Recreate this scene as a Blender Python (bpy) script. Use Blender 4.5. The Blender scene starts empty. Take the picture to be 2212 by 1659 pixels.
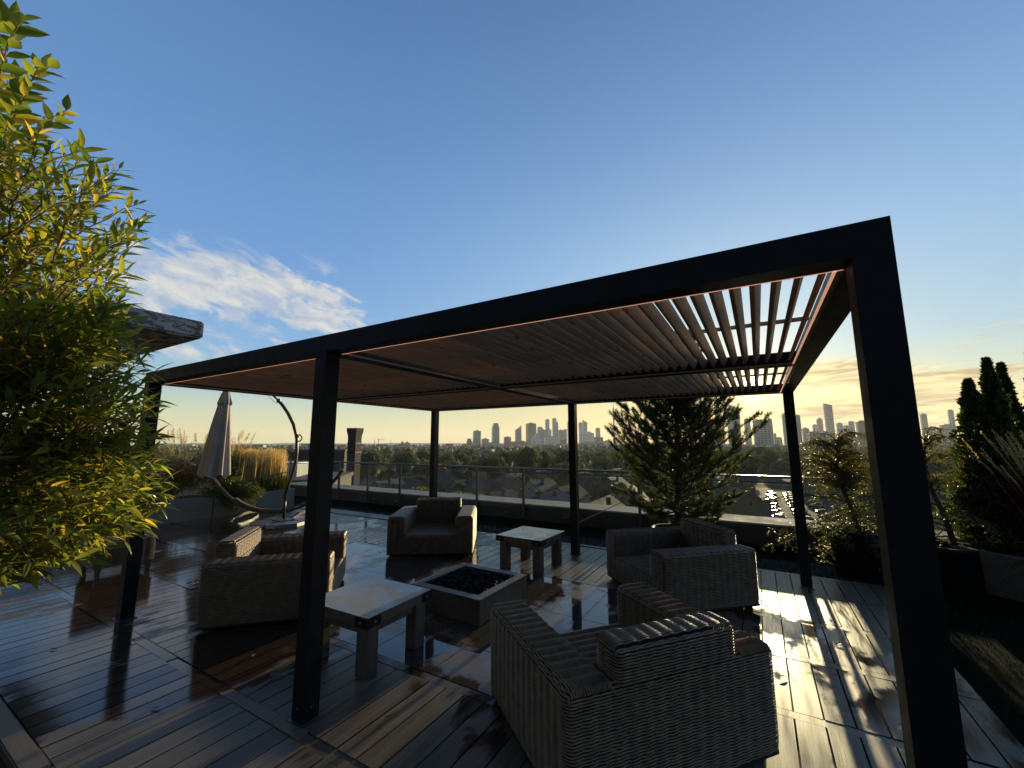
import bpy, bmesh, math, random
import numpy as np
from mathutils import Vector, Matrix
random.seed(7); RNG = np.random.default_rng(7)
sc = bpy.context.scene
col = sc.collection
PI = math.pi

# ------------------------------------------------------------------ camera
FOC = 888.1; CAM = np.array((5.881, -1.8356, 1.8105))
P_, R_, Y_ = 0.1424, -0.0015, 0.5341
_f = np.array((-math.sin(Y_)*math.cos(P_), math.cos(Y_)*math.cos(P_), math.sin(P_)))
_rt = np.array((math.cos(Y_), math.sin(Y_), 0.0)); _up = np.cross(_rt, _f)
RT = _rt*math.cos(R_)+_up*math.sin(R_); UP = -_rt*math.sin(R_)+_up*math.cos(R_)
cd = bpy.data.cameras.new('camera'); cam = bpy.data.objects.new('camera', cd); col.objects.link(cam)
cd.sensor_width = 36; cd.lens = FOC/2212*36; cd.clip_start = 0.02; cd.clip_end = 60000
M = Matrix.Identity(4)
for i in range(3):
    M[i][0] = RT[i]; M[i][1] = UP[i]; M[i][2] = -_f[i]; M[i][3] = CAM[i]
cam.matrix_world = M
sc.camera = cam
def ray(u, v):
    d = _f+RT*(u-1106)/FOC+UP*(829.5-v)/FOC
    return d/np.linalg.norm(d)
def at(u, v, dist): return CAM+ray(u, v)*dist
def at_depth(u, v, dep): return CAM+dep*(_f+RT*(u-1106)/FOC+UP*(829.5-v)/FOC)
def at_z(u, v, z):
    d = ray(u, v); return CAM+d*(z-CAM[2])/d[2]

# ------------------------------------------------------------------ view, world, sun
sc.view_settings.view_transform = 'Standard'; sc.view_settings.look = 'None'
sc.view_settings.exposure = 0.8; sc.view_settings.gamma = 1.0
SUN_EL, SUN_AZ = math.radians(6.96), math.radians(0.1)      # azimuth from +Y towards +X
sun_dir = Vector((math.sin(SUN_AZ)*math.cos(SUN_EL), math.cos(SUN_AZ)*math.cos(SUN_EL), math.sin(SUN_EL)))
sl = bpy.data.lights.new('sun', 'SUN'); sl.energy = 5.0; sl.angle = math.radians(0.6); sl.color = (1.0, 0.78, 0.46)
so = bpy.data.objects.new('sun', sl); col.objects.link(so)
so.rotation_euler = (-sun_dir).to_track_quat('-Z', 'Y').to_euler()

w = bpy.data.worlds.new('World'); sc.world = w; w.use_nodes = True
nt = w.node_tree; nt.nodes.clear()
def N(t, **k):
    n = nt.nodes.new(t)
    for a, b in k.items(): setattr(n, a, b)
    return n
def L(a, b): nt.links.new(a, b)
def val(x, sock):
    if hasattr(x, 'links') or hasattr(x, 'is_linked'): L(x, sock)
    else: sock.default_value = x
def MA(op, a, b=None, c=None, clamp=False):
    n = N('ShaderNodeMath', operation=op); n.use_clamp = clamp
    val(a, n.inputs[0])
    if b is not None: val(b, n.inputs[1])
    if c is not None: val(c, n.inputs[2])
    return n.outputs[0]
def MR(x, a, b, c, d, smooth=False):
    n = N('ShaderNodeMapRange'); n.interpolation_type = 'SMOOTHSTEP' if smooth else 'LINEAR'
    val(x, n.inputs[0])
    for i, q in enumerate((a, b, c, d)): n.inputs[i+1].default_value = q
    return n.outputs[0]
def MX(fac, a, b, mode='MIX'):
    n = N('ShaderNodeMix', data_type='RGBA', blend_type=mode)
    val(fac, n.inputs[0]); val(a, n.inputs[6]); val(b, n.inputs[7]); return n.outputs[2]
def ramp(x, stops, interp='LINEAR'):
    n = N('ShaderNodeValToRGB'); n.color_ramp.interpolation = interp
    e = n.color_ramp.elements
    while len(e) < len(stops): e.new(0.5)
    for q, (p, c) in zip(e, stops): q.position = p; q.color = tuple(c)+(1,)
    val(x, n.inputs[0]); return n.outputs[0]
def srgb(r, g, b):
    f = lambda c: (c/255/12.92) if c/255 <= .04045 else ((c/255+.055)/1.055)**2.4
    return (f(r), f(g), f(b))
tc = N('ShaderNodeTexCoord'); sep = N('ShaderNodeSeparateXYZ'); L(tc.outputs['Generated'], sep.inputs[0])
nrm = N('ShaderNodeVectorMath', operation='NORMALIZE'); L(tc.outputs['Generated'], nrm.inputs[0])
L(nrm.outputs[0], sep.inputs[0])
el = MA('MULTIPLY', MA('ARCSINE', sep.outputs[2]), 180/PI)              # elevation, degrees
az = MA('MULTIPLY', MA('ARCTAN2', sep.outputs[0], sep.outputs[1]), 180/PI)
dt = N('ShaderNodeVectorMath', operation='DOT_PRODUCT'); L(nrm.outputs[0], dt.inputs[0]); dt.inputs[1].default_value = sun_dir
ang = MA('MULTIPLY', MA('ARCCOSINE', MA('MINIMUM', dt.outputs['Value'], 1.0)), 180/PI)   # angle to the sun
sky = N('ShaderNodeTexSky', sky_type='NISHITA'); sky.sun_disc = False
sky.sun_elevation = SUN_EL; sky.sun_rotation = SUN_AZ; sky.altitude = 100; sky.dust_density = 1.0; sky.ozone_density = 2.0
nish = N('ShaderNodeVectorMath', operation='SCALE'); L(sky.outputs[0], nish.inputs[0]); nish.inputs[3].default_value = 0.12
e01 = MR(el, -2, 60, 0, 1)
E_ = lambda d: (d+2)/62
away = ramp(e01, [(0, srgb(236, 224, 165)), (E_(1), srgb(242, 230, 170)), (E_(3.5), srgb(218, 224, 188)), (E_(6.5), srgb(168, 204, 214)),
                  (E_(12), srgb(136, 184, 230)), (E_(22), srgb(116, 164, 222)), (E_(36), srgb(100, 146, 202)), (E_(50), srgb(86, 128, 182)), (1, srgb(76, 114, 168))])
near = ramp(e01, [(0, srgb(248, 205, 105)), (E_(1.6), srgb(250, 220, 140)), (E_(5), srgb(238, 222, 160)), (E_(7.5), srgb(206, 220, 200)), (E_(11), srgb(176, 210, 226)),
                  (E_(22), srgb(158, 199, 236)), (E_(36), srgb(130, 170, 218)), (E_(50), srgb(104, 145, 194)), (1, srgb(86, 124, 176))])
base = MX(MR(ang, 8, 62, 1, 0, True), away, near)
base = MX(0.12, base, nish.outputs[0])
DIM = MR(ang, 80, 135, 1.0, .27, True)      # the sky opposite a low sun is dimmer
def gauss(a0, e0, sa, se):
    x = MA('DIVIDE', MA('SUBTRACT', az, a0), sa); y = MA('DIVIDE', MA('SUBTRACT', el, e0), se)
    return MA('POWER', 2.718, MA('MULTIPLY', MA('ADD', MA('MULTIPLY', x, x), MA('MULTIPLY', y, y)), -1.0))
def cloud(sx, sy, rot, seed, detail=9, dist=0.6, rough=.6):
    c = N('ShaderNodeCombineXYZ'); r = math.radians(rot)
    x = MA('ADD', MA('MULTIPLY', az, math.cos(r)*sx), MA('MULTIPLY', el, math.sin(r)*sx))
    y = MA('ADD', MA('MULTIPLY', az, -math.sin(r)*sy), MA('MULTIPLY', el, math.cos(r)*sy))
    L(x, c.inputs[0]); L(y, c.inputs[1]); c.inputs[2].default_value = seed
    n = N('ShaderNodeTexNoise'); n.inputs['Scale'].default_value = 1; n.inputs['Detail'].default_value = detail
    n.inputs['Roughness'].default_value = rough; n.inputs['Distortion'].default_value = dist
    L(c.outputs[0], n.inputs['Vector']); return n.outputs[0]
def add(*a):
    r = a[0]
    for q in a[1:]: r = MA('ADD', r, q)
    return r
# the big fleecy cloud on the left and the fragments under it
mL = add(gauss(-67, 17.6, 6.5, 3.6), gauss(-59, 18.0, 5.5, 3.8), gauss(-53.2, 15.6, 4.0, 2.8), MA('MULTIPLY', gauss(-72, 17, 6, 5), .7), MA('MULTIPLY', gauss(-62, 10.0, 14, 2.6), .72))
nL = cloud(.24, .55, -14, 5.3, 12, 0.35, .62)
cL = MR(MA('ADD', nL, MA('MULTIPLY', mL, 0.24)), 0.57, 0.76, 0, 1, True)
cL = MA('MULTIPLY', cL, MR(mL, .12, .5, 0, 1, True))
base = MX(MA('MULTIPLY', cL, .86), base, MX(MR(cloud(.25, .5, -12, 9.0, 5), .4, .62, 0, 1), srgb(176, 190, 212)+(1,), srgb(232, 228, 216)+(1,)))
# thin bars around the sun
mS = add(MA('MULTIPLY', gauss(8.0, 7.4, 4.6, 1.7), 1.5), MA('MULTIPLY', gauss(6, 2.6, 16, 2.2), 1.0), MA('MULTIPLY', gauss(17.0, 5.7, 4.5, 1.3), 1.4), MA('MULTIPLY', gauss(22, 10, 10, 4), .35), MA('MULTIPLY', gauss(-3, 9.5, 7, 1.2), .5))
nS = cloud(.16, 1.15, 2, 7.7, 8, 0.5)
cS = MR(MA('ADD', nS, MA('MULTIPLY', mS, .22)), .57, .72, 0, 1, True)
cS = MA('MULTIPLY', cS, MR(mS, .15, .6, 0, 1, True))
barcol = MX(MR(cloud(.2, 1.6, 2, 17.7, 4), .42, .6, 0, 1), srgb(196, 172, 132)+(1,), srgb(255, 238, 180)+(1,))
base = MX(MA('MULTIPLY', cS, .92), base, barcol)
# high thin streaks
nH = cloud(.05, .35, 14, 1.3, 6, .4)
base = MX(MA('MULTIPLY', MA('MULTIPLY', MR(nH, .52, .75, 0, 1, True), add(gauss(20, 12, 12, 3), gauss(-40, 9, 20, 3))), .35), base, srgb(214, 226, 232)+(1,))
# glow and disc of the sun
g1 = MA('POWER', 2.718, MA('MULTIPLY', ang, -1/1.1)); g2 = MA('POWER', 2.718, MA('MULTIPLY', ang, -1/7.0))
disc = MR(ang, .6, 1.15, 1, 0, True)
glow = N('ShaderNodeVectorMath', operation='SCALE'); glow.inputs[0].default_value = (1.0, .74, .26); L(add(MA('MULTIPLY', g1, 4.5), MA('MULTIPLY', g2, .45)), glow.inputs[3])
dsc = N('ShaderNodeVectorMath', operation='SCALE'); dsc.inputs[0].default_value = (1.0, .86, .5); L(MA('MULTIPLY', disc, 22.0), dsc.inputs[3])
s1 = N('ShaderNodeVectorMath', operation='ADD'); L(base, s1.inputs[0]); L(glow.outputs[0], s1.inputs[1])
s2 = N('ShaderNodeVectorMath', operation='ADD'); L(s1.outputs[0], s2.inputs[0]); L(dsc.outputs[0], s2.inputs[1])
bg = N('ShaderNodeBackground'); dm = N('ShaderNodeVectorMath', operation='SCALE'); L(s2.outputs[0], dm.inputs[0]); L(DIM, dm.inputs[3]); L(dm.outputs[0], bg.inputs[0]); bg.inputs[1].default_value = .575
out = N('ShaderNodeOutputWorld'); L(bg.outputs[0], out.inputs[0])

# ------------------------------------------------------------------ material helpers
def mat(name, c=(.5, .5, .5), rough=.6, metal=0.0, spec=.5, build=None):
    global nt
    m = bpy.data.materials.new(name); m.use_nodes = True
    nt = m.node_tree; nt.nodes.clear()
    b = N('ShaderNodeBsdfPrincipled'); o = N('ShaderNodeOutputMaterial'); L(b.outputs[0], o.inputs[0])
    b.inputs['Base Color'].default_value = tuple(c)+(1,); b.inputs['Roughness'].default_value = rough
    b.inputs['Metallic'].default_value = metal; b.inputs['Specular IOR Level'].default_value = spec
    if build: build(b, o)
    return m
def coord(kind='Object'): return N('ShaderNodeTexCoord').outputs[kind]
def mapping(v, s=(1, 1, 1), r=(0, 0, 0)):
    m = N('ShaderNodeMapping'); L(v, m.inputs[0]); m.inputs['Scale'].default_value = s; m.inputs['Rotation'].default_value = r
    return m.outputs[0]
def noise(v, scale, detail=4, rough=.5, dist=0):
    n = N('ShaderNodeTexNoise'); L(v, n.inputs['Vector']); n.inputs['Scale'].default_value = scale
    n.inputs['Detail'].default_value = detail; n.inputs['Roughness'].default_value = rough; n.inputs['Distortion'].default_value = dist
    return n.outputs[0]
def bump(b, h, strength=.3, dist=.01):
    n = N('ShaderNodeBump'); L(h, n.inputs['Height']); n.inputs['Strength'].default_value = strength; n.inputs['Distance'].default_value = dist
    L(n.outputs[0], b.inputs['Normal'])
def attr(name):
    n = N('ShaderNodeAttribute'); n.attribute_name = name; return n.outputs['Fac']
def C4(c): return tuple(c)+(1,)
def varied(name, c1, c2, scale=6, rough=.6, metal=0, bumps=0, stretch=(1, 1, 1), spec=.5):
    def f(b, o):
        v = mapping(coord(), stretch); n = noise(v, scale, 6, .6)
        L(MX(MR(n, .35, .65, 0, 1), C4(c1), C4(c2)), b.inputs['Base Color'])
        L(MR(n, .3, .7, rough*.8, min(1, rough*1.2)), b.inputs['Roughness'])
        if bumps: bump(b, noise(v, scale*5, 5), bumps, .004)
    return mat(name, c1, rough, metal, spec, f)

# ------------------------------------------------------------------ mesh helpers
def put(o, parent=None, loc=None):
    col.objects.link(o)
    if parent is not None: o.parent = parent
    if loc is not None: o.location = loc
    return o
def mesh_np(name, V, F, m=None, parent=None, smooth=False, rnd=None):
    me = bpy.data.meshes.new(name); V = np.asarray(V, dtype=np.float32)
    if isinstance(F, np.ndarray):
        n, k = F.shape
        me.vertices.add(len(V)); me.vertices.foreach_set('co', V.ravel())
        me.loops.add(n*k); me.loops.foreach_set('vertex_index', F.astype(np.int32).ravel())
        me.polygons.add(n); me.polygons.foreach_set('loop_start', np.arange(0, n*k, k, dtype=np.int32))
        me.polygons.foreach_set('loop_total', np.full(n, k, dtype=np.int32))
    else:
        me.from_pydata([tuple(map(float, p)) for p in V], [], F); n = len(me.polygons)
    if smooth: me.polygons.foreach_set('use_smooth', np.ones(n, dtype=bool))
    if rnd is not None:
        a = me.attributes.new('rnd', 'FLOAT', 'FACE'); a.data.foreach_set('value', np.asarray(rnd, dtype=np.float32))
    me.update(calc_edges=True)
    if m: me.materials.append(m)
    return put(bpy.data.objects.new(name, me), parent)
class MB:
    def __init__(s): s.v = []; s.f = []; s.r = []
    def raw(s, v, f, r=None):
        b = len(s.v); s.v += [tuple(map(float, p)) for p in v]; s.f += [tuple(i+b for i in q) for q in f]
        r = random.random() if r is None else r; s.r += [r]*len(f); return s
    def box(s, x0, x1, y0, y1, z0, z1, bev=0, r=None):
        if bev <= 0:
            v = [(x, y, z) for z in (z0, z1) for y in (y0, y1) for x in (x0, x1)]
            return s.raw(v, [(0, 2, 3, 1), (4, 5, 7, 6), (0, 1, 5, 4), (2, 6, 7, 3), (0, 4, 6, 2), (1, 3, 7, 5)], r)
        bm = bmesh.new(); bmesh.ops.create_cube(bm, size=1)
        for q in bm.verts: q.co = ((x0+x1)/2+q.co.x*(x1-x0), (y0+y1)/2+q.co.y*(y1-y0), (z0+z1)/2+q.co.z*(z1-z0))
        bmesh.ops.bevel(bm, geom=bm.edges[:], offset=bev, segments=2, affect='EDGES')
        bm.verts.index_update(); s.raw([q.co[:] for q in bm.verts], [tuple(q.index for q in f.verts) for f in bm.faces], r); bm.free(); return s
    def obox(s, c, ax, ay, az_, r=None):
        c, ax, ay, az_ = map(np.array, (c, ax, ay, az_))
        v = [c+i*ax+j*ay+k*az_ for k in (-1, 1) for j in (-1, 1) for i in (-1, 1)]
        return s.raw(v, [(0, 2, 3, 1), (4, 5, 7, 6), (0, 1, 5, 4), (2, 6, 7, 3), (0, 4, 6, 2), (1, 3, 7, 5)], r)
    def tube(s, path, rad, n=8, cap=True, r=None):
        P = np.array(path, float); m = len(P); rad = np.broadcast_to(rad, (m,))
        T = np.gradient(P, axis=0); T /= np.linalg.norm(T, axis=1)[:, None]+1e-12
        a = np.array((0, 0, 1.0)) if abs(T[0][2]) < .9 else np.array((1.0, 0, 0))
        v = []
        for i in range(m):
            u = np.cross(T[i], a); u /= np.linalg.norm(u)+1e-12; w_ = np.cross(u, T[i]); a = w_
            for k in range(n):
                t = 2*PI*k/n; v.append(P[i]+rad[i]*(u*math.cos(t)+w_*math.sin(t)))
        f = [(i*n+k, i*n+(k+1) % n, (i+1)*n+(k+1) % n, (i+1)*n+k) for i in range(m-1) for k in range(n)]
        if cap: f += [tuple(range(n))[::-1], tuple((m-1)*n+k for k in range(n))]
        return s.raw(v, f, r)
    def lathe(s, prof, n=24, c=(0, 0, 0), r=None):
        v = [(c[0]+R*math.cos(2*PI*k/n), c[1]+R*math.sin(2*PI*k/n), c[2]+z) for R, z in prof for k in range(n)]
        f = [(i*n+k, i*n+(k+1) % n, (i+1)*n+(k+1) % n, (i+1)*n+k) for i in range(len(prof)-1) for k in range(n)]
        return s.raw(v, f, r)
    def prism(s, poly, y0, y1, axis='y', r=None):
        n = len(poly)
        mk = (lambda a, b, t: (a, t, b)) if axis == 'y' else ((lambda a, b, t: (t, a, b)) if axis == 'x' else (lambda a, b, t: (a, b, t)))
        v = [mk(a, b, y0) for a, b in poly]+[mk(a, b, y1) for a, b in poly]
        return s.raw(v, [tuple(range(n)), tuple(range(2*n-1, n-1, -1))]+[(i, n+i, n+(i+1) % n, (i+1) % n) for i in range(n)], r)
    def build(s, name, m, parent=None, smooth=False):
        return mesh_np(name, s.v, s.f, m, parent, smooth, s.r)
def fixn(o):
    bm = bmesh.new(); bm.from_mesh(o.data); bmesh.ops.recalc_face_normals(bm, faces=bm.faces[:]); bm.to_mesh(o.data); bm.free(); return o
def tag(o, label, cat, group=None):
    o['label'] = label; o['category'] = cat
    if group: o['group'] = group
    return o
def thing(name, label, cat, loc=(0, 0, 0), rz=0, group=None):
    o = bpy.data.objects.new(name, None); put(o); o.location = loc; o.rotation_euler.z = rz
    return tag(o, label, cat, group)
def struct(o, kind='structure'): o['kind'] = kind; return o
def copy_tree(o, parent=None, own=None):
    c = o.copy(); col.objects.link(c)
    if parent is not None: c.parent = parent
    for ch in list(o.children): copy_tree(ch, c)
    return c
def leaves(P, D, Nn, Ls, Ws, kind='leaf', droop=.15):
    """many blades: P base points, D directions, Nn rough normals; returns V, F(quads), rnd"""
    n = len(P); D = D/np.linalg.norm(D, axis=1)[:, None]
    S = np.cross(D, Nn); S /= np.linalg.norm(S, axis=1)[:, None]+1e-9; U = np.cross(S, D)
    Ls = np.broadcast_to(Ls, (n,)); Ws = np.broadcast_to(Ws, (n,))
    if kind == 'leaf':
        st = [(.10, .17), (.28, .44), (.5, .5), (.74, .32), (.9, .12)]; tpl = [(0, 0, 0)]; tri = []
        for a, h in st: tpl += [(a, -h, .3*h), (a, 0, 0), (a, h, .3*h)]
        tpl.append((1, 0, -.05)); tri += [(0, 1, 2), (0, 2, 3)]
        for q in range(4):
            b0 = 1+3*q; tri += [(b0, b0+3, b0+1), (b0+3, b0+4, b0+1), (b0+1, b0+4, b0+2), (b0+4, b0+5, b0+2)]
        tri += [(13, 16, 14), (14, 16, 15)]
    elif kind == 'simple':
        tpl = [(0, 0, 0), (.45, -.5, .08), (.45, .5, .08), (1, 0, -.08)]; tri = [(0, 1, 2), (1, 3, 2)]
    else:
        tpl = [(0, -.5, 0), (0, .5, 0), (1, 0, 0)]; tri = [(0, 2, 1)]
    T = np.array(tpl)
    V = (P[:, None, :]+D[:, None, :]*(T[None, :, 0:1]*Ls[:, None, None])+S[:, None, :]*(T[None, :, 1:2]*Ws[:, None, None])
         + U[:, None, :]*((T[None, :, 2:3]*Ws[:, None, None]) - droop*(T[None, :, 0:1]**2)*Ls[:, None, None]))
    F = (np.array(tri)[None]+(np.arange(n)*len(tpl))[:, None, None]).reshape(-1, 3)
    return V.reshape(-1, 3), F, np.repeat(RNG.random(n), len(tri))
def rdir(n):
    d = RNG.normal(size=(n, 3)); return d/np.linalg.norm(d, axis=1)[:, None]

# ------------------------------------------------------------------ materials
def leaf_mat(name, stops, trans=.45, rough=.45, tint=1.35):
    def f(b, o):
        c = ramp(attr('rnd'), stops); L(c, b.inputs['Base Color'])
        t = N('ShaderNodeBsdfTranslucent'); g = N('ShaderNodeMix', data_type='RGBA', blend_type='MULTIPLY'); g.inputs[0].default_value = 1
        L(c, g.inputs[6]); g.inputs[7].default_value = (tint*1.25, tint*1.15, tint*.5, 1); L(g.outputs[2], t.inputs[0])
        mx = N('ShaderNodeMixShader'); mx.inputs[0].default_value = trans
        L(b.outputs[0], mx.inputs[1]); L(t.outputs[0], mx.inputs[2]); L(mx.outputs[0], o.inputs[0])
    return mat(name, (.1, .2, .05), rough, 0, .4, f)
def f_plank(b, o):
    v = coord(); r = attr('rnd')
    cx = N('ShaderNodeCombineXYZ'); L(MA('MULTIPLY', r, 37.0), cx.inputs[2])
    va = N('ShaderNodeVectorMath', operation='ADD'); L(v, va.inputs[0]); L(cx.outputs[0], va.inputs[1])
    gr = noise(mapping(va.outputs[0], (75, 2.2, 1)), 1.0, 6, .7, .3)
    big = noise(v, .8, 3, .5); mid = noise(mapping(va.outputs[0], (2.2, 1, 1)), 2.6, 4, .5, .3)
    ps = N('ShaderNodeSeparateXYZ'); L(v, ps.inputs[0])
    lft = MR(ps.outputs[0], 1.0, 4.2, .13, -.05, True); frt = add(MR(ps.outputs[1], -.6, 1.4, -.075, .03, True), MR(ps.outputs[1], 3.4, 4.4, 0, -.20, True))
    wet = MR(add(MA('MULTIPLY', big, .8), MA('MULTIPLY', mid, .35), lft, frt), .55, .62, 0, 1, True)
    dry = MX(MR(gr, .3, .7, 0, 1), (.055, .042, .03, 1), (.27, .215, .15, 1))
    dry = MX(MR(r, 0, 1, 0, .65), dry, (.07, .058, .048, 1))
    wetc = MX(MR(gr, .3, .7, 0, 1), (.016, .010, .007, 1), (.07, .043, .027, 1))
    L(MX(wet, dry, wetc), b.inputs['Base Color'])
    L(MA('ADD', MR(wet, 0, 1, .34, .055), MA('MULTIPLY', gr, .10)), b.inputs['Roughness'])
    bn = N('ShaderNodeBump'); L(gr, bn.inputs['Height']); L(MR(wet, 0, 1, .55, .05), bn.inputs['Strength']); bn.inputs['Distance'].default_value = .003
    L(bn.outputs[0], b.inputs['Normal'])
M_plank = mat('deck_wood', (.2, .15, .1), .4, 0, .38, f_plank)
def f_tile(b, o):
    v = coord(); big = noise(v, 1.1, 4, .5); mid = noise(v, 5, 5, .6, .3); r = attr('rnd')
    wet = MR(MA('ADD', MA('MULTIPLY', big, .7), MA('MULTIPLY', mid, .35)), .46, .54, 0, 1, True)
    L(MX(wet, MX(mid, (.13, .10, .075, 1), (.20, .16, .12, 1)), MX(r, (.045, .035, .028, 1), (.07, .052, .04, 1))), b.inputs['Base Color'])
    L(MR(wet, 0, 1, .30, .035), b.inputs['Roughness'])
    bump(b, noise(v, 9, 3), .05, .004)
M_tile = mat('wet_tile', (.1, .1, .1), .1, 0, .5, f_tile)
M_blackmetal = varied('black_metal', (.006, .007, .010), (.011, .012, .015), 12, .5, 0, .02, spec=.22)
M_gap = mat('dark_gap', (.01, .01, .01), .9)
def f_cedar(b, o):
    v = coord(); r = attr('rnd'); cx = N('ShaderNodeCombineXYZ'); L(MA('MULTIPLY', r, 51.0), cx.inputs[2]); L(MA('MULTIPLY', r, 13.0), cx.inputs[1])
    va = N('ShaderNodeVectorMath', operation='ADD'); L(v, va.inputs[0]); L(cx.outputs[0], va.inputs[1])
    gr = noise(mapping(va.outputs[0], (40, 1.6, 40)), 1.0, 5, .6, 1.2)
    kn = N('ShaderNodeTexVoronoi'); L(mapping(va.outputs[0], (9, 3.4, 9)), kn.inputs['Vector']); kn.inputs['Scale'].default_value = 1
    k = MR(kn.outputs['Distance'], .07, .15, 1, 0, True)
    c = MX(MR(gr, .3, .7, 0, 1), (.42, .225, .115, 1), (.72, .46, .27, 1))
    c = MX(MA('MULTIPLY', r, .30), c, (.40, .31, .23, 1))
    L(MX(MA('MULTIPLY', k, .8), c, (.10, .05, .03, 1)), b.inputs['Base Color'])
M_cedar = mat('cedar_slat', (.3, .2, .1), .6, 0, .3, f_cedar)
M_led = mat('warm_led', (.9, .6, .4), .5, build=lambda b, o: (setattr(b.inputs['Emission Color'], 'default_value', (1, .50, .32, 1)), setattr(b.inputs['Emission Strength'], 'default_value', .32)))
M_palewood = varied('pale_trim', (.62, .40, .26), (.70, .46, .30), 8, .5)
def f_wick(b, o):
    v = coord(); n = noise(v, 14, 4); r = attr('rnd')
    L(MX(MR(n, .3, .7, 0, 1), (.12, .08, .046, 1), (.25, .168, .094, 1)), b.inputs['Base Color'])
    L(MR(n, .3, .7, .34, .5), b.inputs['Roughness'])
M_wick = mat('wicker', (.15, .11, .07), .4, 0, .5, f_wick)
M_wickin = mat('wicker_core', (.02, .015, .01), .9)
def f_ttop(b, o):
    v = coord(); n = noise(v, 3.0, 6, .55, .6); n2 = noise(v, 22, 4)
    wet = MR(n, .40, .62, 0, 1, True)
    L(MX(wet, MX(n2, (.19, .15, .10, 1), (.28, .23, .16, 1)), (.15, .125, .095, 1)), b.inputs['Base Color'])
    L(MR(wet, 0, 1, .34, .10), b.inputs['Roughness']); bump(b, n2, .06, .003)
M_ttop = mat('table_top_stone', (.3, .3, .25), .3, 0, .5, f_ttop)
M_tleg = varied('weathered_wood', (.075, .058, .044), (.14, .108, .082), 4, .6, 0, .25, (12, 12, 1))
M_concrete = varied('pit_concrete', (.055, .046, .038), (.10, .085, .068), 5, .5, 0, .15)
M_lava = varied('lava_rock', (.006, .0055, .006), (.014, .013, .013), 30, .8, 0, .5, spec=.15)
M_steel = varied('rail_metal', (.10, .11, .12), (.14, .15, .16), 9, .35, .6)
def f_glass(b, o):
    t = N('ShaderNodeBsdfTransparent'); t.inputs[0].default_value = (.90, .93, .90, 1)
    g = N('ShaderNodeBsdfGlossy'); g.inputs['Roughness'].default_value = 0.02
    lw = N('ShaderNodeLayerWeight'); lw.inputs[0].default_value = .5; fq = MA('ADD', MA('MULTIPLY', MA('POWER', lw.outputs['Facing'], 5.0), .55), .03); d = N('ShaderNodeBsdfDiffuse'); d.inputs[0].default_value = (.5, .47, .42, 1)
    m1 = N('ShaderNodeMixShader'); L(fq, m1.inputs[0]); L(t.outputs[0], m1.inputs[1]); L(g.outputs[0], m1.inputs[2])
    m2 = N('ShaderNodeMixShader'); m2.inputs[0].default_value = .05; L(m1.outputs[0], m2.inputs[1]); L(d.outputs[0], m2.inputs[2])
    L(m2.outputs[0], o.inputs[0])
M_glass = mat('rail_glass', build=f_glass)
M_cap = varied('parapet_cap', (.20, .215, .24), (.25, .27, .295), 3, .9, 0, spec=.08)
M_parapet = varied('parapet_wall', (.035, .036, .04), (.06, .06, .065), 2.5, .6, 0, .1)
M_turf = leaf_mat('turf', [(0, (.005, .013, .004)), (1, (.012, .025, .007))], .06, .9)
M_turfbase = varied('turf_base', (.004, .007, .003), (.008, .012, .005), 30, 1.0, spec=.02)

# ------------------------------------------------------------------ ground, lake, own building
GZ = -20.0
def f_ground(b, o):
    v = coord(); n = noise(v, .006, 6, .6); n2 = noise(v, .03, 4)
    L(MX(MR(n, .4, .6, 0, 1), MX(n2, (.018, .03, .012, 1), (.035, .045, .02, 1)), (.05, .05, .042, 1)), b.inputs['Base Color'])
M_ground = mat('city_ground', (.05, .06, .03), 1.0, 0, .03, f_ground)
struct(MB().box(-7600, 7600, -600, 7600, GZ-5, GZ).build('ground', M_ground))
def f_water(b, o): bump(b, noise(coord(), .05, 4), .05, 1)
M_water = mat('lake_water', (.05, .08, .11), .12, 0, .5, f_water)
def az_pt(a, r, z): a = math.radians(a); return (CAM[0]+math.sin(a)*r, CAM[1]+math.cos(a)*r, z)
lk = MB(); A = [-80, -70, -60, -52, -46, -40, -34, -28]
lk.raw([az_pt(a, 2150+120*math.sin(a), GZ+.3) for a in A]+[az_pt(a, 5000, GZ+.3) for a in A[::-1]], [tuple(range(2*len(A)))])
struct(fixn(lk.build('lake', M_water)))
hv, hf = [], []
for i in range(241):
    a = -72+i*.6
    h = 20+2.2*math.sin(i*.31)+1.5*math.sin(i*.9+1)+random.random()*1.6
    hv += [az_pt(a, 5200, GZ), az_pt(a, 5600, GZ+h), az_pt(a, 7200, GZ+h*.9), az_pt(a, 7300, GZ)]
    if i: b = i*4; hf += [(b-4+k, b+k, b+k+1, b-3+k) for k in range(3)]
M_far = varied('far_woods', (.025, .035, .018), (.045, .05, .03), .02, .95)
struct(mesh_np('hills', hv, hf, M_far))
bld = MB().box(-9.2, 15.2, -9.5, 7.95, GZ, -.302)
M_render = varied('grey_render', (.20, .19, .18), (.28, .27, .25), 1.2, .8)
ownb = bld.build('apartment_block', M_render); tag(ownb, 'block under the terrace whose flat roof carries the deck and parapet', 'building')
struct(MB().box(-9.2, 15.2, -9.5, 7.225, -.30, -.065).build('roof_floor', M_gap))

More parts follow.
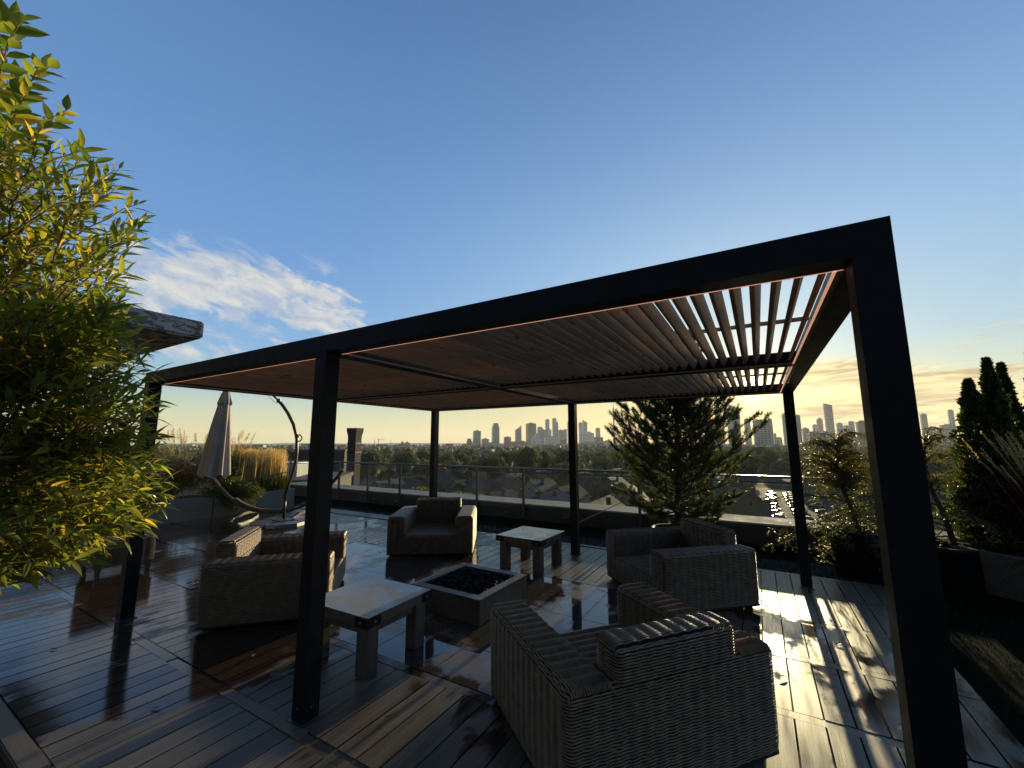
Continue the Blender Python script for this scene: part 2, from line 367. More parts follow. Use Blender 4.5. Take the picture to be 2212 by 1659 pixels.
# ------------------------------------------------------------------ deck
pk = MB(); rows = [-.05+.9*k for k in range(-1, 7)]
rows = [-1.85, -.95, -.05, .85, 1.75, 2.65, 3.55, 4.5, 5.37]
TX0, TX1 = -.65, 4.86
def plank(x0, x1, y0, y1):
    h = random.uniform(-.0015, .0015); t = random.gauss(0, .006); t2 = random.gauss(0, .0015)
    v = []
    for z in (-.03, 0):
        for y in (y0, y1):
            for x in (x0, x1):
                zz = z+h+(x-(x0+x1)/2)*t+(y-(y0+y1)/2)*t2*.3 if z == 0 else z
                v.append((x, y, zz))
    pk.raw(v, [(0, 2, 3, 1), (4, 5, 7, 6), (0, 1, 5, 4), (2, 6, 7, 3), (0, 4, 6, 2), (1, 3, 7, 5)])
for ri in range(len(rows)-1):
    y0, y1 = rows[ri], rows[ri+1]
    if ri == 0: xs0, xs1 = 2.45, 9.2
    else: xs0, xs1 = -5.85, 7.12
    x = 5.79 - .17*90
    while x < xs1:
        a, b = max(x, xs0), min(x+.159, xs1)
        if b-a > .03:
            if ri in (3, 4, 5) and a > TX0-.05 and b < TX1+.12: pass
            else: plank(a, b, y0+.045, y1-.045)
        x += .17
    xs = np.arange(xs0, xs1, 1.83)
    for a in xs:
        b = min(a+1.827, xs1)
        if rows[ri] > .9 and rows[ri] < 3.5 and b > TX0 and a < TX1:
            if a < TX0: plank(a, TX0-.004, y0-.04, y0+.04)
            if b > TX1: plank(TX1+.004, b, y0-.04, y0+.04)
        else: plank(a, b, y0-.04, y0+.04)
# left part runs a little further back to the turf
x = 5.79-.17*90
while x < -.5:
    if x > -5.85: plank(x, x+.159, 5.415, 5.83)
    x += .17
plank(-.5, 3, 5.33, 5.41); plank(3, 7.12, 5.33, 5.41)
struct(pk.build('deck', M_plank))
tl = MB(); ty = np.linspace(.895, 3.505, 6); tx = [-.65, -.63+.685*1] 
tx = [TX0]+[4.17-.685*k for k in range(6, -1, -1)]+[TX1]
for i in range(len(tx)-1):
    for j in range(5):
        g = .0035; h = random.uniform(-.0008, .0008)
        if tx[i+1]-tx[i] > .03: tl.box(tx[i]+g, tx[i+1]-g, ty[j]+g, ty[j+1]-g, -.03, .001+h)
struct(tl.build('paving', M_tile))
struct(MB().box(-5.85, 7.12, -1.9, 6.2, -.060, -.035).build('deck_substrate', M_gap))
# turf
struct(MB().box(-9.1, 15.0, -6.5, 7.225, -.062, -.037).build('turf_base', M_turfbase))
def turf(n, x0, x1, y0, y1):
    return np.c_[RNG.uniform(x0, x1, n), RNG.uniform(y0, y1, n), np.full(n, -.03)]
P = np.r_[turf(36000, -5.8, 7.2, 5.43, 7.18), turf(9000, 7.16, 10, 2, 7.18), turf(2500, 7.16, 9.4, -.9, 2)]
P = P[~((P[:, 0] < -.45) & (P[:, 1] < 5.86))]
D = rdir(len(P))*.45+np.array((0, 0, 1))
V, F, r = leaves(P, D, rdir(len(P)), RNG.uniform(.025, .055, len(P)), .006, 'tri')
struct(mesh_np('grass', V, F, M_turf, rnd=r), 'stuff')['label'] = 'short dark green turf between deck and parapet'
# fallen leaves lying on the wet boards
M_dead = leaf_mat('fallen_leaf', [(0, (.10, .05, .02)), (.6, (.22, .14, .03)), (1, (.30, .24, .06))], .2)
for (lx, ly) in ((2.15, -.42), (1.4, .45), (3.62, .32), (3.9, -.2), (5.95, 2.25), (6.35, 3.1), (6.15, 1.25), (3.6, 2.9), (2.2, 3.2), (-.3, 2.4), (2.0, .35), (6.6, 2.0), (3.05, -.6), (.4, -.5), (4.3, 3.2), (1.2, -.3), (2.6, -.75)):
    V, F, r = leaves(np.array([(lx, ly, .006)]), np.array([(math.cos(lx*9), math.sin(lx*9), .05)]), np.array([(0, .1, 1.0)]), .07, .026, 'leaf', -.06)
    o = mesh_np('fallen_leaf', V, F, M_dead, None, False, np.full(len(F), random.random())); o.data.attributes['rnd']
    tag(o, 'small fallen willow leaf lying on the wet terrace boards', 'leaf', 'fallen leaves on the deck')
# kerb of the planting bed at lower left
M_kerb = varied('kerb_timber', (.12, .085, .06), (.19, .14, .10), 3, .55, 0, .2, (1, 10, 10))
k = MB(); k.box(-6.0, 2.44, -1.06, -.955, -.25, .085, .008); k.box(2.335, 2.44, -4.5, -1.062, -.25, .085, .008)
tag(k.build('planter_edging', M_kerb), 'low timber edging board of the planting bed at the lower left deck edge', 'edging')
M_soil = varied('soil', (.02, .014, .01), (.035, .025, .018), 20, .95, 0, .5)
struct(MB().box(-6, 2.33, -4.5, -1.065, -.06, .03).build('soil', M_soil))

# ------------------------------------------------------------------ pergola
LX, DY, H, S, HB, XM = 6.34, 4.877, 2.6, .118, .125, 3.16
pg = thing('pergola', 'black metal pergola with timber louvre roof over the seating area', 'pergola')
for x in (0, XM-S/2, LX-S):
    for y in (0, DY-S):
        p = MB().box(x, x+S, y, y+S, 0, H-HB-.0004).build('post', M_blackmetal, pg)
        b = MB().box(x-.02, x+S+.02, y-.02, y+S+.02, .002, .010, .001)
        for zz in (.09,):
            b.tube([(x+S*.5, y-.004, zz), (x+S*.5, y+.002, zz)], .007, 8); b.tube([(x+S+.004, y+S*.5, zz), (x+S-.002, y+S*.5, zz)], .007, 8)
        b.build('base_plate', M_steel, p)
def beam(x0, x1, y0, y1, z0=H-HB, z1=H): return MB().box(x0, x1, y0, y1, z0, z1).build('beam', M_blackmetal, pg)
beam(0, XM-.0015, 0, S); beam(XM+.0015, LX, 0, S); beam(0, XM-.001, DY-S, DY); beam(XM+.001, LX, DY-S, DY)
beam(0, S, S+.001, DY-S-.001); beam(LX-S, LX, S+.001, DY-S-.001)
YM0, YM1 = 2.38, 2.50
beam(XM-S/2, XM+S/2, S+.001, DY-S-.001, H-HB, H-.006)
beam(S+.001, XM-S/2-.001, YM0, YM1, H-HB+.004, H-.01); beam(XM+S/2+.001, LX-S-.001, YM0, YM1, H-HB+.004, H-.01)
bays = []
for (x0, x1) in ((S, XM-S/2), (XM+S/2, LX-S)):
    for (y0, y1) in ((S, YM0), (YM1, DY-S)): bays.append((x0, x1, y0, y1))
TA = math.radians(27)
for (x0, x1, y0, y1) in bays:
    sl_ = MB(); t = .023; wd = .067; x = x1-.045; 
    while x > x0+.03:
        c = np.array((x, (y0+y1)/2, H-.062)); a = TA+random.gauss(0, .015)
        sl_.obox(c, np.array((math.sin(a), 0, math.cos(a)))*wd/2, np.array((0, (y1-y0)/2-.012, 0)), np.array((math.cos(a), 0, -math.sin(a)))*t/2)
        x -= .084
    fixn(sl_.build('louvre_panel', M_cedar, pg))
    # slim control rails over the slats and the pale trim round the opening
    for yy in (y0+(y1-y0)*.5,):
        MB().box(x0+.01, x1-.01, yy-.025, yy+.025, H-.028, H-.012).build('control_rail', M_cedar, pg)
    e = .0015; z0, z1 = H-HB+.002, H-HB+.016; tr = MB(); tw = .012
    tr.box(x0+e, x1-e, y0+e, y0+tw, z0, z1); tr.box(x0+e, x1-e, y1-tw, y1-e, z0, z1)
    tr.box(x1-.024, x1-e, y0+tw, y1-tw, z0, z1); tr.box(x0+e, x0+tw, y0+tw, y1-tw, z0, z1)
    tr.build('trim', M_cedar, pg)
    if y0 < 1:
        MB().box(x0+.004, x1-.004, y0+tw+.001, y0+tw+.008, z0-.001, z0+.004).build('led_strip', M_led, pg)
    if x1 > 5: MB().box(x1-.036, x1-.0245, y0+.012, y1-.012, z0-.001, z0+.004).build('led_strip', M_led, pg)

# ------------------------------------------------------------------ parapet and railing
pr_ = thing('parapet_wall', 'long dark parapet wall with pale metal coping along the terrace edge', 'wall')
MB().box(-9.2, 15.2, 7.23, 7.93, -.3, .315).build('wall', M_parapet, pr_)
cp = MB(); x = -9.2
while x < 15.2:
    cp.box(x+.004, min(x+2.7, 15.2)-.004, 7.19, 8.0, .318, .350, .004); x += 2.7
cp.build('coping', M_cap, pr_)
MB().box(-9.2, 15.2, 7.21, 7.229, .24, .312).build('drip_edge', M_parapet, pr_)
rl = thing('glass_railing', 'grey metal railing with glass panels standing along the parapet', 'railing')
YR = 7.14
MB().box(-9.1, 15.1, YR-.03, YR+.03, 1.168, 1.212, .006).build('handrail', M_steel, rl)
px_ = [-.486+1.383*k for k in range(-6, 12)]
MB().tube([(-9.1, YR, 1.094), (15.1, YR, 1.094)], .013, 8).build('rod', M_steel, rl)
for i, x in enumerate(px_):
    MB().box(x-.028, x+.028, YR-.03, YR+.03, .06, 1.167, .003).build('post', M_steel, rl)
    if i < len(px_)-1:
        MB().box(x+.05, px_[i+1]-.05, YR-.005, YR+.005, .20, 1.062).build('glass_panel', M_glass, rl)
M_lampm = varied('fixture_grey', (.11, .11, .115), (.16, .16, .16), 9, .4, .4)
for i, x in enumerate((-5.3, -3.3, -2.45, .95, 2.38, 6.1)):
    o = thing('wall_light', ['small grey hooded light on the parapet behind the umbrella pole', 'small grey hooded light on the parapet right of the umbrella', 'small grey hooded light on the parapet left of the far armchair',
        'small grey hooded light on the parapet between armchair and side table', 'small grey hooded light on the parapet left of the far middle pergola post', 'small grey hooded light on the parapet right of the pine'][i], 'wall light', (5.88+(x-5.88)*1.117, 7.225, .10), 0, 'hooded lights on the parapet')
    MB().prism([(-.075, -.012), (.075, -.012), (.06, .02), (-.06, .02)], -.07, 0).build('hood', M_lampm, o)
    MB().box(-.05, .05, -.045, -.002, -.035, -.0125).build('body', M_blackmetal, o)

# ------------------------------------------------------------------ wicker furniture
def round_path(pts, r, closed=True, step=.0115):
    out = []; n = len(pts)
    for i in range(n):
        p = np.array(pts[i], float)
        if not closed and i in (0, n-1): out.append(p); continue
        a = np.array(pts[i-1], float)-p; b = np.array(pts[(i+1) % n], float)-p
        rr = min(r, np.linalg.norm(a)*.45, np.linalg.norm(b)*.45); a /= np.linalg.norm(a); b /= np.linalg.norm(b)
        for t in np.linspace(0, 1, 5):
            out.append((1-t)**2*(p+a*rr)+2*t*(1-t)*p+t*t*(p+b*rr))
    out = np.array(out)
    if closed: out = np.r_[out, out[:1]]
    sgl = np.r_[0, np.cumsum(np.linalg.norm(np.diff(out, axis=0), axis=1))]; Lh = sgl[-1]
    per = Lh/.083; m = int(round(per*6)); s = np.linspace(0, Lh, m+1)
    if closed: s = s[:-1]
    Q = np.stack([np.interp(s, sgl, out[:, k]) for k in range(out.shape[1])], 1)
    return Q, s/Lh*per
class Weave:
    def __init__(s): s.V = []; s.F = []; s.n = 0; s.rn = []
    def strand(s, P3, Nr, ph, closed, rad=.0068, amp=.0066, up=None, k=0):
        m = len(P3)
        T = (np.roll(P3, -1, 0)-np.roll(P3, 1, 0)) if closed else np.gradient(P3, axis=0)
        T /= np.linalg.norm(T, axis=1)[:, None]+1e-9
        B = np.cross(T, Nr); B /= np.linalg.norm(B, axis=1)[:, None]+1e-9
        c = P3+Nr*(amp*np.abs(np.sin(PI*ph)))[:, None]+B*(.0013*np.sin(2*PI*ph+.8))[:, None]+B*(RNG.normal(0, .0008, m))[:, None]
        ring = [c+Nr*rad, c+B*rad*.95, c-Nr*rad*.6, c-B*rad*.95]
        V = np.stack(ring, 1).reshape(-1, 3)
        i = np.arange(m if closed else m-1); j = (i+1) % m
        F = np.concatenate([np.stack([i*4+q, i*4+(q+1) % 4, j*4+(q+1) % 4, j*4+q], 1) for q in range(4)])
        s.V.append(V); s.F.append(F+s.n); s.n += len(V)
    def loop(s, pts2, r, z0, z1, pitch=.0150, closed=True, inset=None, k0=0):
        Q, ph = round_path(pts2, r, closed)
        T = (np.roll(Q, -1, 0)-np.roll(Q, 1, 0)) if closed else np.gradient(Q, axis=0)
        T /= np.linalg.norm(T, axis=1)[:, None]+1e-9
        Nn = np.c_[T[:, 1], -T[:, 0], np.zeros(len(T))]
        k = k0; z = z0
        while z <= z1+1e-6:
            ins = 0 if inset is None else inset(z)
            s.strand(np.c_[Q, np.full(len(Q), z)]-Nn*ins, Nn, ph, closed, k=k); z += pitch; k += 1
    def top(s, a0, a1, b0, b1, z, along='y', r=.03, pitch=.0142, dropends=(1, 1)):
        """strands laid over a top face a(x) in [a0,a1], b(y)"""
        if along == 'x': a0, a1, b0, b1 = b0, b1, a0, a1
        n = max(2, int(round((a1-a0)/pitch))); k = 0
        for i in range(n+1):
            a = a0+(a1-a0)*i/n; e = min(a-a0, a1-a)
            dz = 0 if e > r else -(r-math.sqrt(max(0, r*r-(r-e)**2)))*.8
            pts = []
            if dropends[0]: pts += [(b0, z-r*.9+dz), (b0, z+dz)]
            else: pts += [(b0, z+dz)]
            if dropends[1]: pts += [(b1, z+dz), (b1, z-r*.9+dz)]
            else: pts += [(b1, z+dz)]
            Q, ph = round_path(pts, r, False)
            T = np.gradient(Q, axis=0); T /= np.linalg.norm(T, axis=1)[:, None]+1e-9
            if along == 'y':
                P3 = np.c_[np.full(len(Q), a), Q[:, 0], Q[:, 1]]; Nn = np.c_[np.zeros(len(Q)), -T[:, 1], T[:, 0]]
            else:
                P3 = np.c_[Q[:, 0], np.full(len(Q), a), Q[:, 1]]; Nn = np.c_[-T[:, 1], np.zeros(len(Q)), T[:, 0]]
            s.strand(P3, Nn, ph, False, k=k); k += 1
    def build(s, name, parent, m=None):
        V = np.concatenate(s.V); F = np.concatenate(s.F)
        return mesh_np(name, V, F, m or M_wick, parent, True)
def make_armchair(W=1.38, Dp=1.17, aw=.275, ah=.62, bh=.775, seat=.33, bt=.20):
    t = thing('armchair', '', 'armchair')
    x0, x1, y0, y1 = -W/2, W/2, -Dp/2, Dp/2          # front is -y
    wv = Weave(); r = .035
    ins = lambda z: 0 if z < ah-.045 else (.028*((z-(ah-.045))/.04)**2)
    ttp = lambda z: .012*max(0, (.12-z)/.12)
    PT = .0150; nlow_ = int((seat-.01-.055)/PT)
    wv.loop([(x1, y0+.12), (x1, y1), (x0, y1), (x0, y0), (x1, y0)], r, .055, .055+nlow_*PT+1e-4, inset=ttp)
    xi, yb = x1-aw, y1-bt
    wv.loop([(x1, y0+.12), (x1, y1), (x0, y1), (x0, y0), (-xi, y0), (-xi, yb), (xi, yb), (xi, y0), (x1, y0)], r, .055+(nlow_+1)*PT, ah-.010, inset=ins, k0=nlow_+1)
    body = wv.build('body', t)
    core = MB(); g = .012
    core.box(x0+g, x1-g, y0+g, y1-g, .03, seat-.02); core.box(x0+g, -xi-g, y0+g, y1-g, seat-.019, ah-.02)
    core.box(xi+g, x1-g, y0+g, y1-g, seat-.019, ah-.02); core.box(-xi-g+.001, xi+g-.001, yb+g, y1-g, seat-.019, ah-.02)
    core.box(x0+.004, x1-.004, y0+.004, y1-.004, .028, .052)
    core.build('frame', M_wickin, t)
    for sgn in (-1, 1):
        a = Weave(); xa, xb = (x0, -xi) if sgn < 0 else (xi, x1)
        a.top(xa+.012, xb-.012, y0+.004, y1-.004, ah, 'y', .03); a.build('armrest', t)
    bk = Weave(); bx = xi-.012
    insb = lambda z: 0 if z < bh-.045 else .026*((z-(bh-.045))/.04)**2
    bk.loop([(-bx, yb+.004), (bx, yb+.004), (bx, y1+.002), (-bx, y1+.002)], .04, ah-.02, bh-.012, inset=insb)
    bk.top(-bx+.006, bx-.006, yb+.014, y1-.010, bh, 'x', .03)
    b = bk.build('backrest', t)
    MB().box(-bx+.014, bx-.014, yb+.016, y1-.012, ah-.03, bh-.018).build('core', M_wickin, b)
    st = Weave(); st.top(-xi+.006, xi-.006, y0+.004, yb, seat, 'y', .03, dropends=(1, 0)); st.build('seat', t)
    for fx in (x0+.09, x1-.09):
        for fy in (y0+.09, y1-.09): MB().box(fx-.035, fx+.035, fy-.035, fy+.035, .002, .03).build('foot', M_wickin, t)
    return t
ch0 = make_armchair()
def place(t, cx, cy, fx, fy, label):
    t.location = (cx, cy, 0); t.rotation_euler.z = math.atan2(fy, fx)+PI/2      # local -y -> facing
    tag(t, label, 'armchair', 'wicker armchairs around the fire pit')
place(ch0, 4.975, 1.06, -.92, .73, 'large dark wicker armchair nearest the camera, seen from behind')
c = copy_tree(ch0); place(c, 4.88, 3.815, -.84, -.80, 'dark wicker armchair beneath the pine, turned towards the fire pit')
c = copy_tree(ch0); place(c, .88, 3.955, .60, -.93, 'brown wicker armchair facing the camera in front of the railing')
c = copy_tree(ch0); place(c, 1.01, 1.17, .70, .71, 'brown wicker armchair behind the front middle post with its backrest in sunlight')

# the slimmer woven chair on wooden legs behind the shrub
t = thing('dining_chair', 'woven chair on pale wooden legs half hidden behind the leafy shrub', 'chair', (-2.18, .62, 0), 0)
wv = Weave(); wv.loop([(-.31, -.32), (.31, -.32), (.31, .32), (-.31, .32)], .05, .14, .46); wv.build('body', t)
MB().box(-.297, .297, -.307, .307, .13, .45).build('frame', M_wickin, t)
wv = Weave(); wv.loop([(-.31, -.32), (-.21, -.32), (-.21, .32), (-.31, .32)], .04, .46, .84); wv.top(-.3, -.22, -.31, .31, .845, 'y', .02); b = wv.build('backrest', t)
MB().box(-.297, -.223, -.307, .307, .45, .835).build('core', M_wickin, b)
wv = Weave(); wv.top(-.21, .30, -.31, .31, .47, 'y', .02); wv.build('seat', t)
for fx in (-.26, .26):
    for fy in (-.27, .27):
        lg = MB(); lg.raw([(fx-.02, fy-.02, .002), (fx+.02, fy-.02, .002), (fx+.02, fy+.02, .002), (fx-.02, fy+.02, .002), (fx-.03, fy-.03, .145), (fx+.03, fy-.03, .145), (fx+.03, fy+.03, .145), (fx-.03, fy+.03, .145)],
               [(3, 2, 1, 0), (4, 5, 6, 7), (0, 1, 5, 4), (1, 2, 6, 5), (2, 3, 7, 6), (3, 0, 4, 7)])
        lg.build('leg', M_tleg, t)

# side tables
def make_table(sx, sy, h=.47):
    t = thing('side_table', '', 'table'); hx, hy = sx/2, sy/2
    MB().box(-hx, hx, -hy, hy, h-.075, h-.004, .004).build('edge_frame', M_tleg, t)
    MB().box(-hx+.003, hx-.003, -hy+.003, hy-.003, h-.0035, h, .001).build('top', M_ttop, t)
    MB().box(-hx+.07, hx-.07, -hy+.07, hy-.07, h-.16, h-.0755).build('apron', M_tleg, t)
    for a in (-1, 1):
        for b in (-1, 1):
            MB().box(a*(hx-.10)-.06, a*(hx-.10)+.06, b*(hy-.10)-.06, b*(hy-.10)+.06, .002, h-.0755, .004).build('leg', M_tleg, t)
            br = MB(); q = .14
            xo, yo = a*(hx+.003), b*(hy+.003)
            br.box(min(xo, xo-a*q), max(xo, xo-a*q), min(yo, yo-b*.002), max(yo, yo-b*.002), h-.078, h-.006)
            br.box(min(xo, xo-a*.002), max(xo, xo-a*.002), min(yo, yo-b*q), max(yo, yo-b*q), h-.078, h-.006)
            k = br.build('corner_bracket', M_blackmetal, t)
            MB().tube([(xo-a*q*.55, yo, h-.042), (xo-a*q*.55, yo+b*.006, h-.042)], .010, 10).build('bolt', M_cap, k); MB().tube([(xo, yo-b*q*.55, h-.042), (xo+a*.006, yo-b*q*.55, h-.042)], .010, 10).build('bolt', M_cap, k)
    return t
t = make_table(.78, .75); t.location = (2.80, .88, 0); tag(t, 'low square side table beside the front middle pergola post', 'table', 'square side tables'); t.rotation_euler.z = .02
t = make_table(.75, .78); t.location = (2.845, 3.86, 0); tag(t, 'low square side table with wet top between far armchair and far middle post', 'table', 'square side tables'); t.rotation_euler.z = -.03

# fire pit
fp = thing('fire_pit', 'square concrete fire pit box filled with black lava rock', 'fire pit', (2.90, 2.26, 0), -.02)
o_, i_ = .475, .385
wl = MB()
for (a, b, c, d) in ((-o_, o_, -o_, -i_), (-o_, o_, i_, o_), (-o_, -i_, -i_, i_), (i_, o_, -i_, i_)): wl.box(a, b, c, d, .002, .225, .003)
wl.build('wall', M_concrete, fp)
rm = MB()
for (a, b, c, d) in ((-o_-.006, o_+.006, -o_-.006, -i_+.012), (-o_-.006, o_+.006, i_-.012, o_+.006), (-o_-.006, -i_+.012, -i_+.0125, i_-.0125), (i_-.012, o_+.006, -i_+.0125, i_-.0125)): rm.box(a, b, c, d, .2255, .25, .003)
rm.build('rim', M_concrete, fp)
MB().box(-i_+.001, i_-.001, -i_+.001, i_-.001, .01, .15).build('tray', M_blackmetal, fp)
bm = bmesh.new(); bmesh.ops.create_icosphere(bm, subdivisions=2, radius=1)
bv = np.array([v.co[:] for v in bm.verts]); bf = np.array([[v.index for v in f.verts] for f in bm.faces]); bm.free()
V = []; F = []; n = 0
for i in range(520):
    s = random.uniform(.018, .036); q = bv*s*(1+RNG.normal(0, .16, (len(bv), 1)))*RNG.uniform(.75, 1.25, 3)
    x, y = random.uniform(-i_+.03, i_-.03), random.uniform(-i_+.03, i_-.03)
    z = .17+random.random()*.055+.035*(1-max(abs(x), abs(y))/i_)
    V.append(q+np.array((2.90+x, 2.26+y, z))); F.append(bf+n); n += len(bv)
o = mesh_np('lava_rocks', np.concatenate(V), np.concatenate(F), M_lava); struct(o, 'stuff'); o['label'] = 'black lava rocks heaped inside the square fire pit'

# ------------------------------------------------------------------ stair penthouse with the overhanging concrete slab
def f_slab(b, o):
    v = coord(); n = noise(v, 2.2, 7, .65, .5); n2 = noise(mapping(v, (1, 1, 3)), 5, 6, .7)
    pz = N('ShaderNodeSeparateXYZ'); L(v, pz.inputs[0])
    L(MX(MR(MA('ADD', n2, MA('MULTIPLY', n, .3)), .60, .66, 0, 1), (.11, .11, .105, 1), (.36, .35, .33, 1)), b.inputs['Base Color']); bump(b, n2, .4, .01)
M_slab = mat('peeling_concrete', (.2, .2, .2), .85, 0, .3, f_slab)
ph = thing('penthouse', 'rooftop stair house with thick peeling concrete roof slab behind the leafy shrub', 'building')
MB().box(-9.6, -2.24, -7.5, 1.41, 3.60, 3.90, .03).build('roof_slab', M_slab, ph)
MB().box(-9.0, -4.2, -7.2, -2.6, -.06, 3.598).build('wall', M_render, ph)

# ------------------------------------------------------------------ cantilever umbrella
M_bronze = varied('bronze_metal', (.05, .045, .035), (.08, .07, .055), 7, .35, .5)
M_canvas = varied('taupe_canvas', (.27, .23, .185), (.34, .29, .24), 4, .85, 0, .1)
ub = thing('umbrella', 'closed taupe cantilever umbrella hanging from a curved bronze pole', 'umbrella', (-3.55, 3.87, 0))
E0 = np.array((-.485, -.874, 0))
pole = [(0, .06), (0, .35), (0, .62), (-.04, .85), (-.11, 1.1), (-.16, 1.35), (-.17, 1.62), (-.15, 1.95), (-.06, 2.25), (.07, 2.51), (.2, 2.7), (.30, 2.81)]
MB().tube([E0*s+np.array((0, 0, z)) for s, z in pole[:3]], .034, 12).build('lower_pole', M_bronze, ub, True)
MB().tube([E0*s+np.array((0, 0, z)) for s, z in pole[2:]], .036, 12).build('curved_pole', M_bronze, ub, True)
MB().tube([E0*s+np.array((0, 0, z)) for s, z in ((.26, 2.77), (.40, 2.91), (.6, 3.03), (.85, 3.1), (1.1, 3.12), (1.30, 3.09))], .022, 10).build('arm', M_bronze, ub, True)
jl = MB()
for s, z in ((0, .60), (.28, 2.79), (-.15, 1.97)):
    jl.tube([E0*(s-.005)+np.array((0, 0, z-.04)), E0*(s+.01)+np.array((0, 0, z+.05))], .047, 10)
jl.build('joint', M_bronze, ub)
hp = [E0*(-.15-.11*math.sin(a)) + np.array((0, 0, 1.93+.09*math.cos(a))) for a in np.linspace(0.1, PI-.1, 9)]
MB().tube(hp, .014, 8).build('crank_handle', M_blackmetal, ub, True)
MB().tube([E0*.34+np.array((0, 0, 2.74)), E0*.62+np.array((0, 0, 3.02))], .004, 6).build('cord', M_blackmetal, ub)
# canopy, folded: gathered cone with pleats, slightly tilted
def cone(zt, zb, rt_, rb, c0, c1, n=64, m=16, pl=6, amp=.22, ph_=0):
    V = []; 
    for i in range(m+1):
        t = i/m; cc = np.array(c0)*(1-t)+np.array(c1)*t; R0 = rt_+(rb-rt_)*t**.8
        for k in range(n):
            a = 2*PI*k/n; q = R0*(1+amp*t**.4*math.cos(pl*a+.6*math.sin(2*a)+ph_)+.04*math.sin(3*a+5*t))
            hz_ = (.035*math.cos(pl*a+ph_)-.02) if i == m else 0
            V.append((cc[0]+q*math.cos(a), cc[1]+q*math.sin(a)*.8, zt+(zb-zt)*t+hz_))
    F = np.array([(i*n+k, i*n+(k+1) % n, (i+1)*n+(k+1) % n, (i+1)*n+k) for i in range(m) for k in range(n)])
    return V, F
cx, cy = E0[0]*1.30, E0[1]*1.30
V, F = cone(2.97, 1.13, .07, .30, (cx, cy), (cx-.10, cy-.06)); cn = mesh_np('canopy', V, F, M_canvas, ub, True)
V, F = cone(3.04, 2.68, .035, .165, (cx, cy), (cx-.015, cy-.01), pl=8, amp=.1); mesh_np('vent_flap', V, F, M_canvas, cn, True)
MB().tube([(cx, cy, 3.12), (cx, cy, 3.0)], .022, 8).build('hub', M_blackmetal, ub)
rb = MB()
for k in range(5): rb.tube([(cx-.10+.12*math.cos(k*1.3), cy-.06+.12*math.sin(k*1.3), 1.4), (cx-.10+.10*math.cos(k*1.3), cy-.06+.10*math.sin(k*1.3), 1.07-.03*k % .05)], .008, 6)
rb.tube([(cx-.09, cy-.05, 2.9), (cx-.10, cy-.06, 1.05)], .018, 8); rb.build('ribs', M_bronze, ub)
st = MB().tube([(cx+.13, cy-.12, 2.62), (cx+.17, cy-.16, 2.5), (cx+.10, cy-.19, 2.30)], .006, 6); st.build('strap', M_cap, cn)
bs = MB(); 
for k in range(4):
    a = k*PI/2+.35; R = Matrix.Rotation(a, 3, 'Z')
    poly = [R @ Vector(q) for q in ((.03, .03, 0), (.58, .03, 0), (.58, .28, 0), (.28, .58, 0), (.03, .58, 0))]
    bs = MB(); v = [(q.x, q.y, .005) for q in poly]+[(q.x*.97, q.y*.97, .075) for q in poly]; n = 5
    bs.raw(v, [tuple(range(n))[::-1], tuple(range(n, 2*n))]+[(i, (i+1) % n, n+(i+1) % n, n+i) for i in range(n)]); bs.build('base_weight', M_lampm, ub)
MB().box(-.17, .17, -.17, .17, .076, .095, .004).build('base_plate', M_bronze, ub)
MB().tube([(.15, -.12, .095), (.15, -.12, .15)], .012, 8).build('bolt', M_cap, ub)

# ------------------------------------------------------------------ hammock stand (curved timber arc on two cross feet)
M_darkwood = varied('dark_wood', (.028, .021, .016), (.05, .038, .03), 4, .4)
hs = thing('hammock_stand', 'curved dark timber hammock stand on cross feet behind the umbrella base', 'hammock stand')
H0, H1 = np.array((-5.75, 3.35, 0)), np.array((-3.35, 5.05, 0)); U = (H1-H0)/np.linalg.norm(H1-H0); mid = (H0+H1)/2; Lh = 1.62
ar = MB(); pts = []
for i in range(25):
    s = -1+2*i/24; pts.append(mid+U*s*Lh+np.array((0, 0, .12+1.02*abs(s)**2.3)))
sd = np.cross(U, (0, 0, 1)); pts = np.array(pts)
T = np.gradient(pts, axis=0); T /= np.linalg.norm(T, axis=1)[:, None]; Nn = np.cross(sd, T)
for off, nm, th in ((0, 'arc', .03), (.062, 'upper_arc', .018)):
    sel = slice(0, 25) if off == 0 else slice(5, 20)
    p, nn = pts[sel], Nn[sel]; q = []
    for a, b in zip(p, nn): 
        c = a+b*off*-1 if b[2] < 0 else a+b*off
        for x_, y_ in ((-1, -1), (1, -1), (1, 1), (-1, 1)): q.append(c+sd*x_*.045+b*y_*th)
    n = len(p); F = [(i*4+k, i*4+(k+1) % 4, (i+1)*4+(k+1) % 4, (i+1)*4+k) for i in range(n-1) for k in range(4)]+[(0, 1, 2, 3), (n*4-4, n*4-1, n*4-2, n*4-3)]
    fixn(mesh_np(nm, q, F, M_tleg if off else M_darkwood, hs))
for s in (-.42, .42):
    c = mid+U*s*Lh; ft = MB(); P = [c+sd*k*.62+np.array((0, 0, .085-.075*abs(k)**2)) for k in np.linspace(-1, 1, 9)]
    q = []
    for p in P:
        for x_, y_ in ((-1, -1), (1, -1), (1, 1), (-1, 1)): q.append(p+U*x_*.045+np.array((0, 0, y_*.028+.03)))
    F = [(i*4+k, i*4+(k+1) % 4, (i+1)*4+(k+1) % 4, (i+1)*4+k) for i in range(8) for k in range(4)]+[(0, 1, 2, 3), (32, 35, 34, 33)]
    fixn(mesh_np('cross_foot', q, F, M_darkwood, hs))

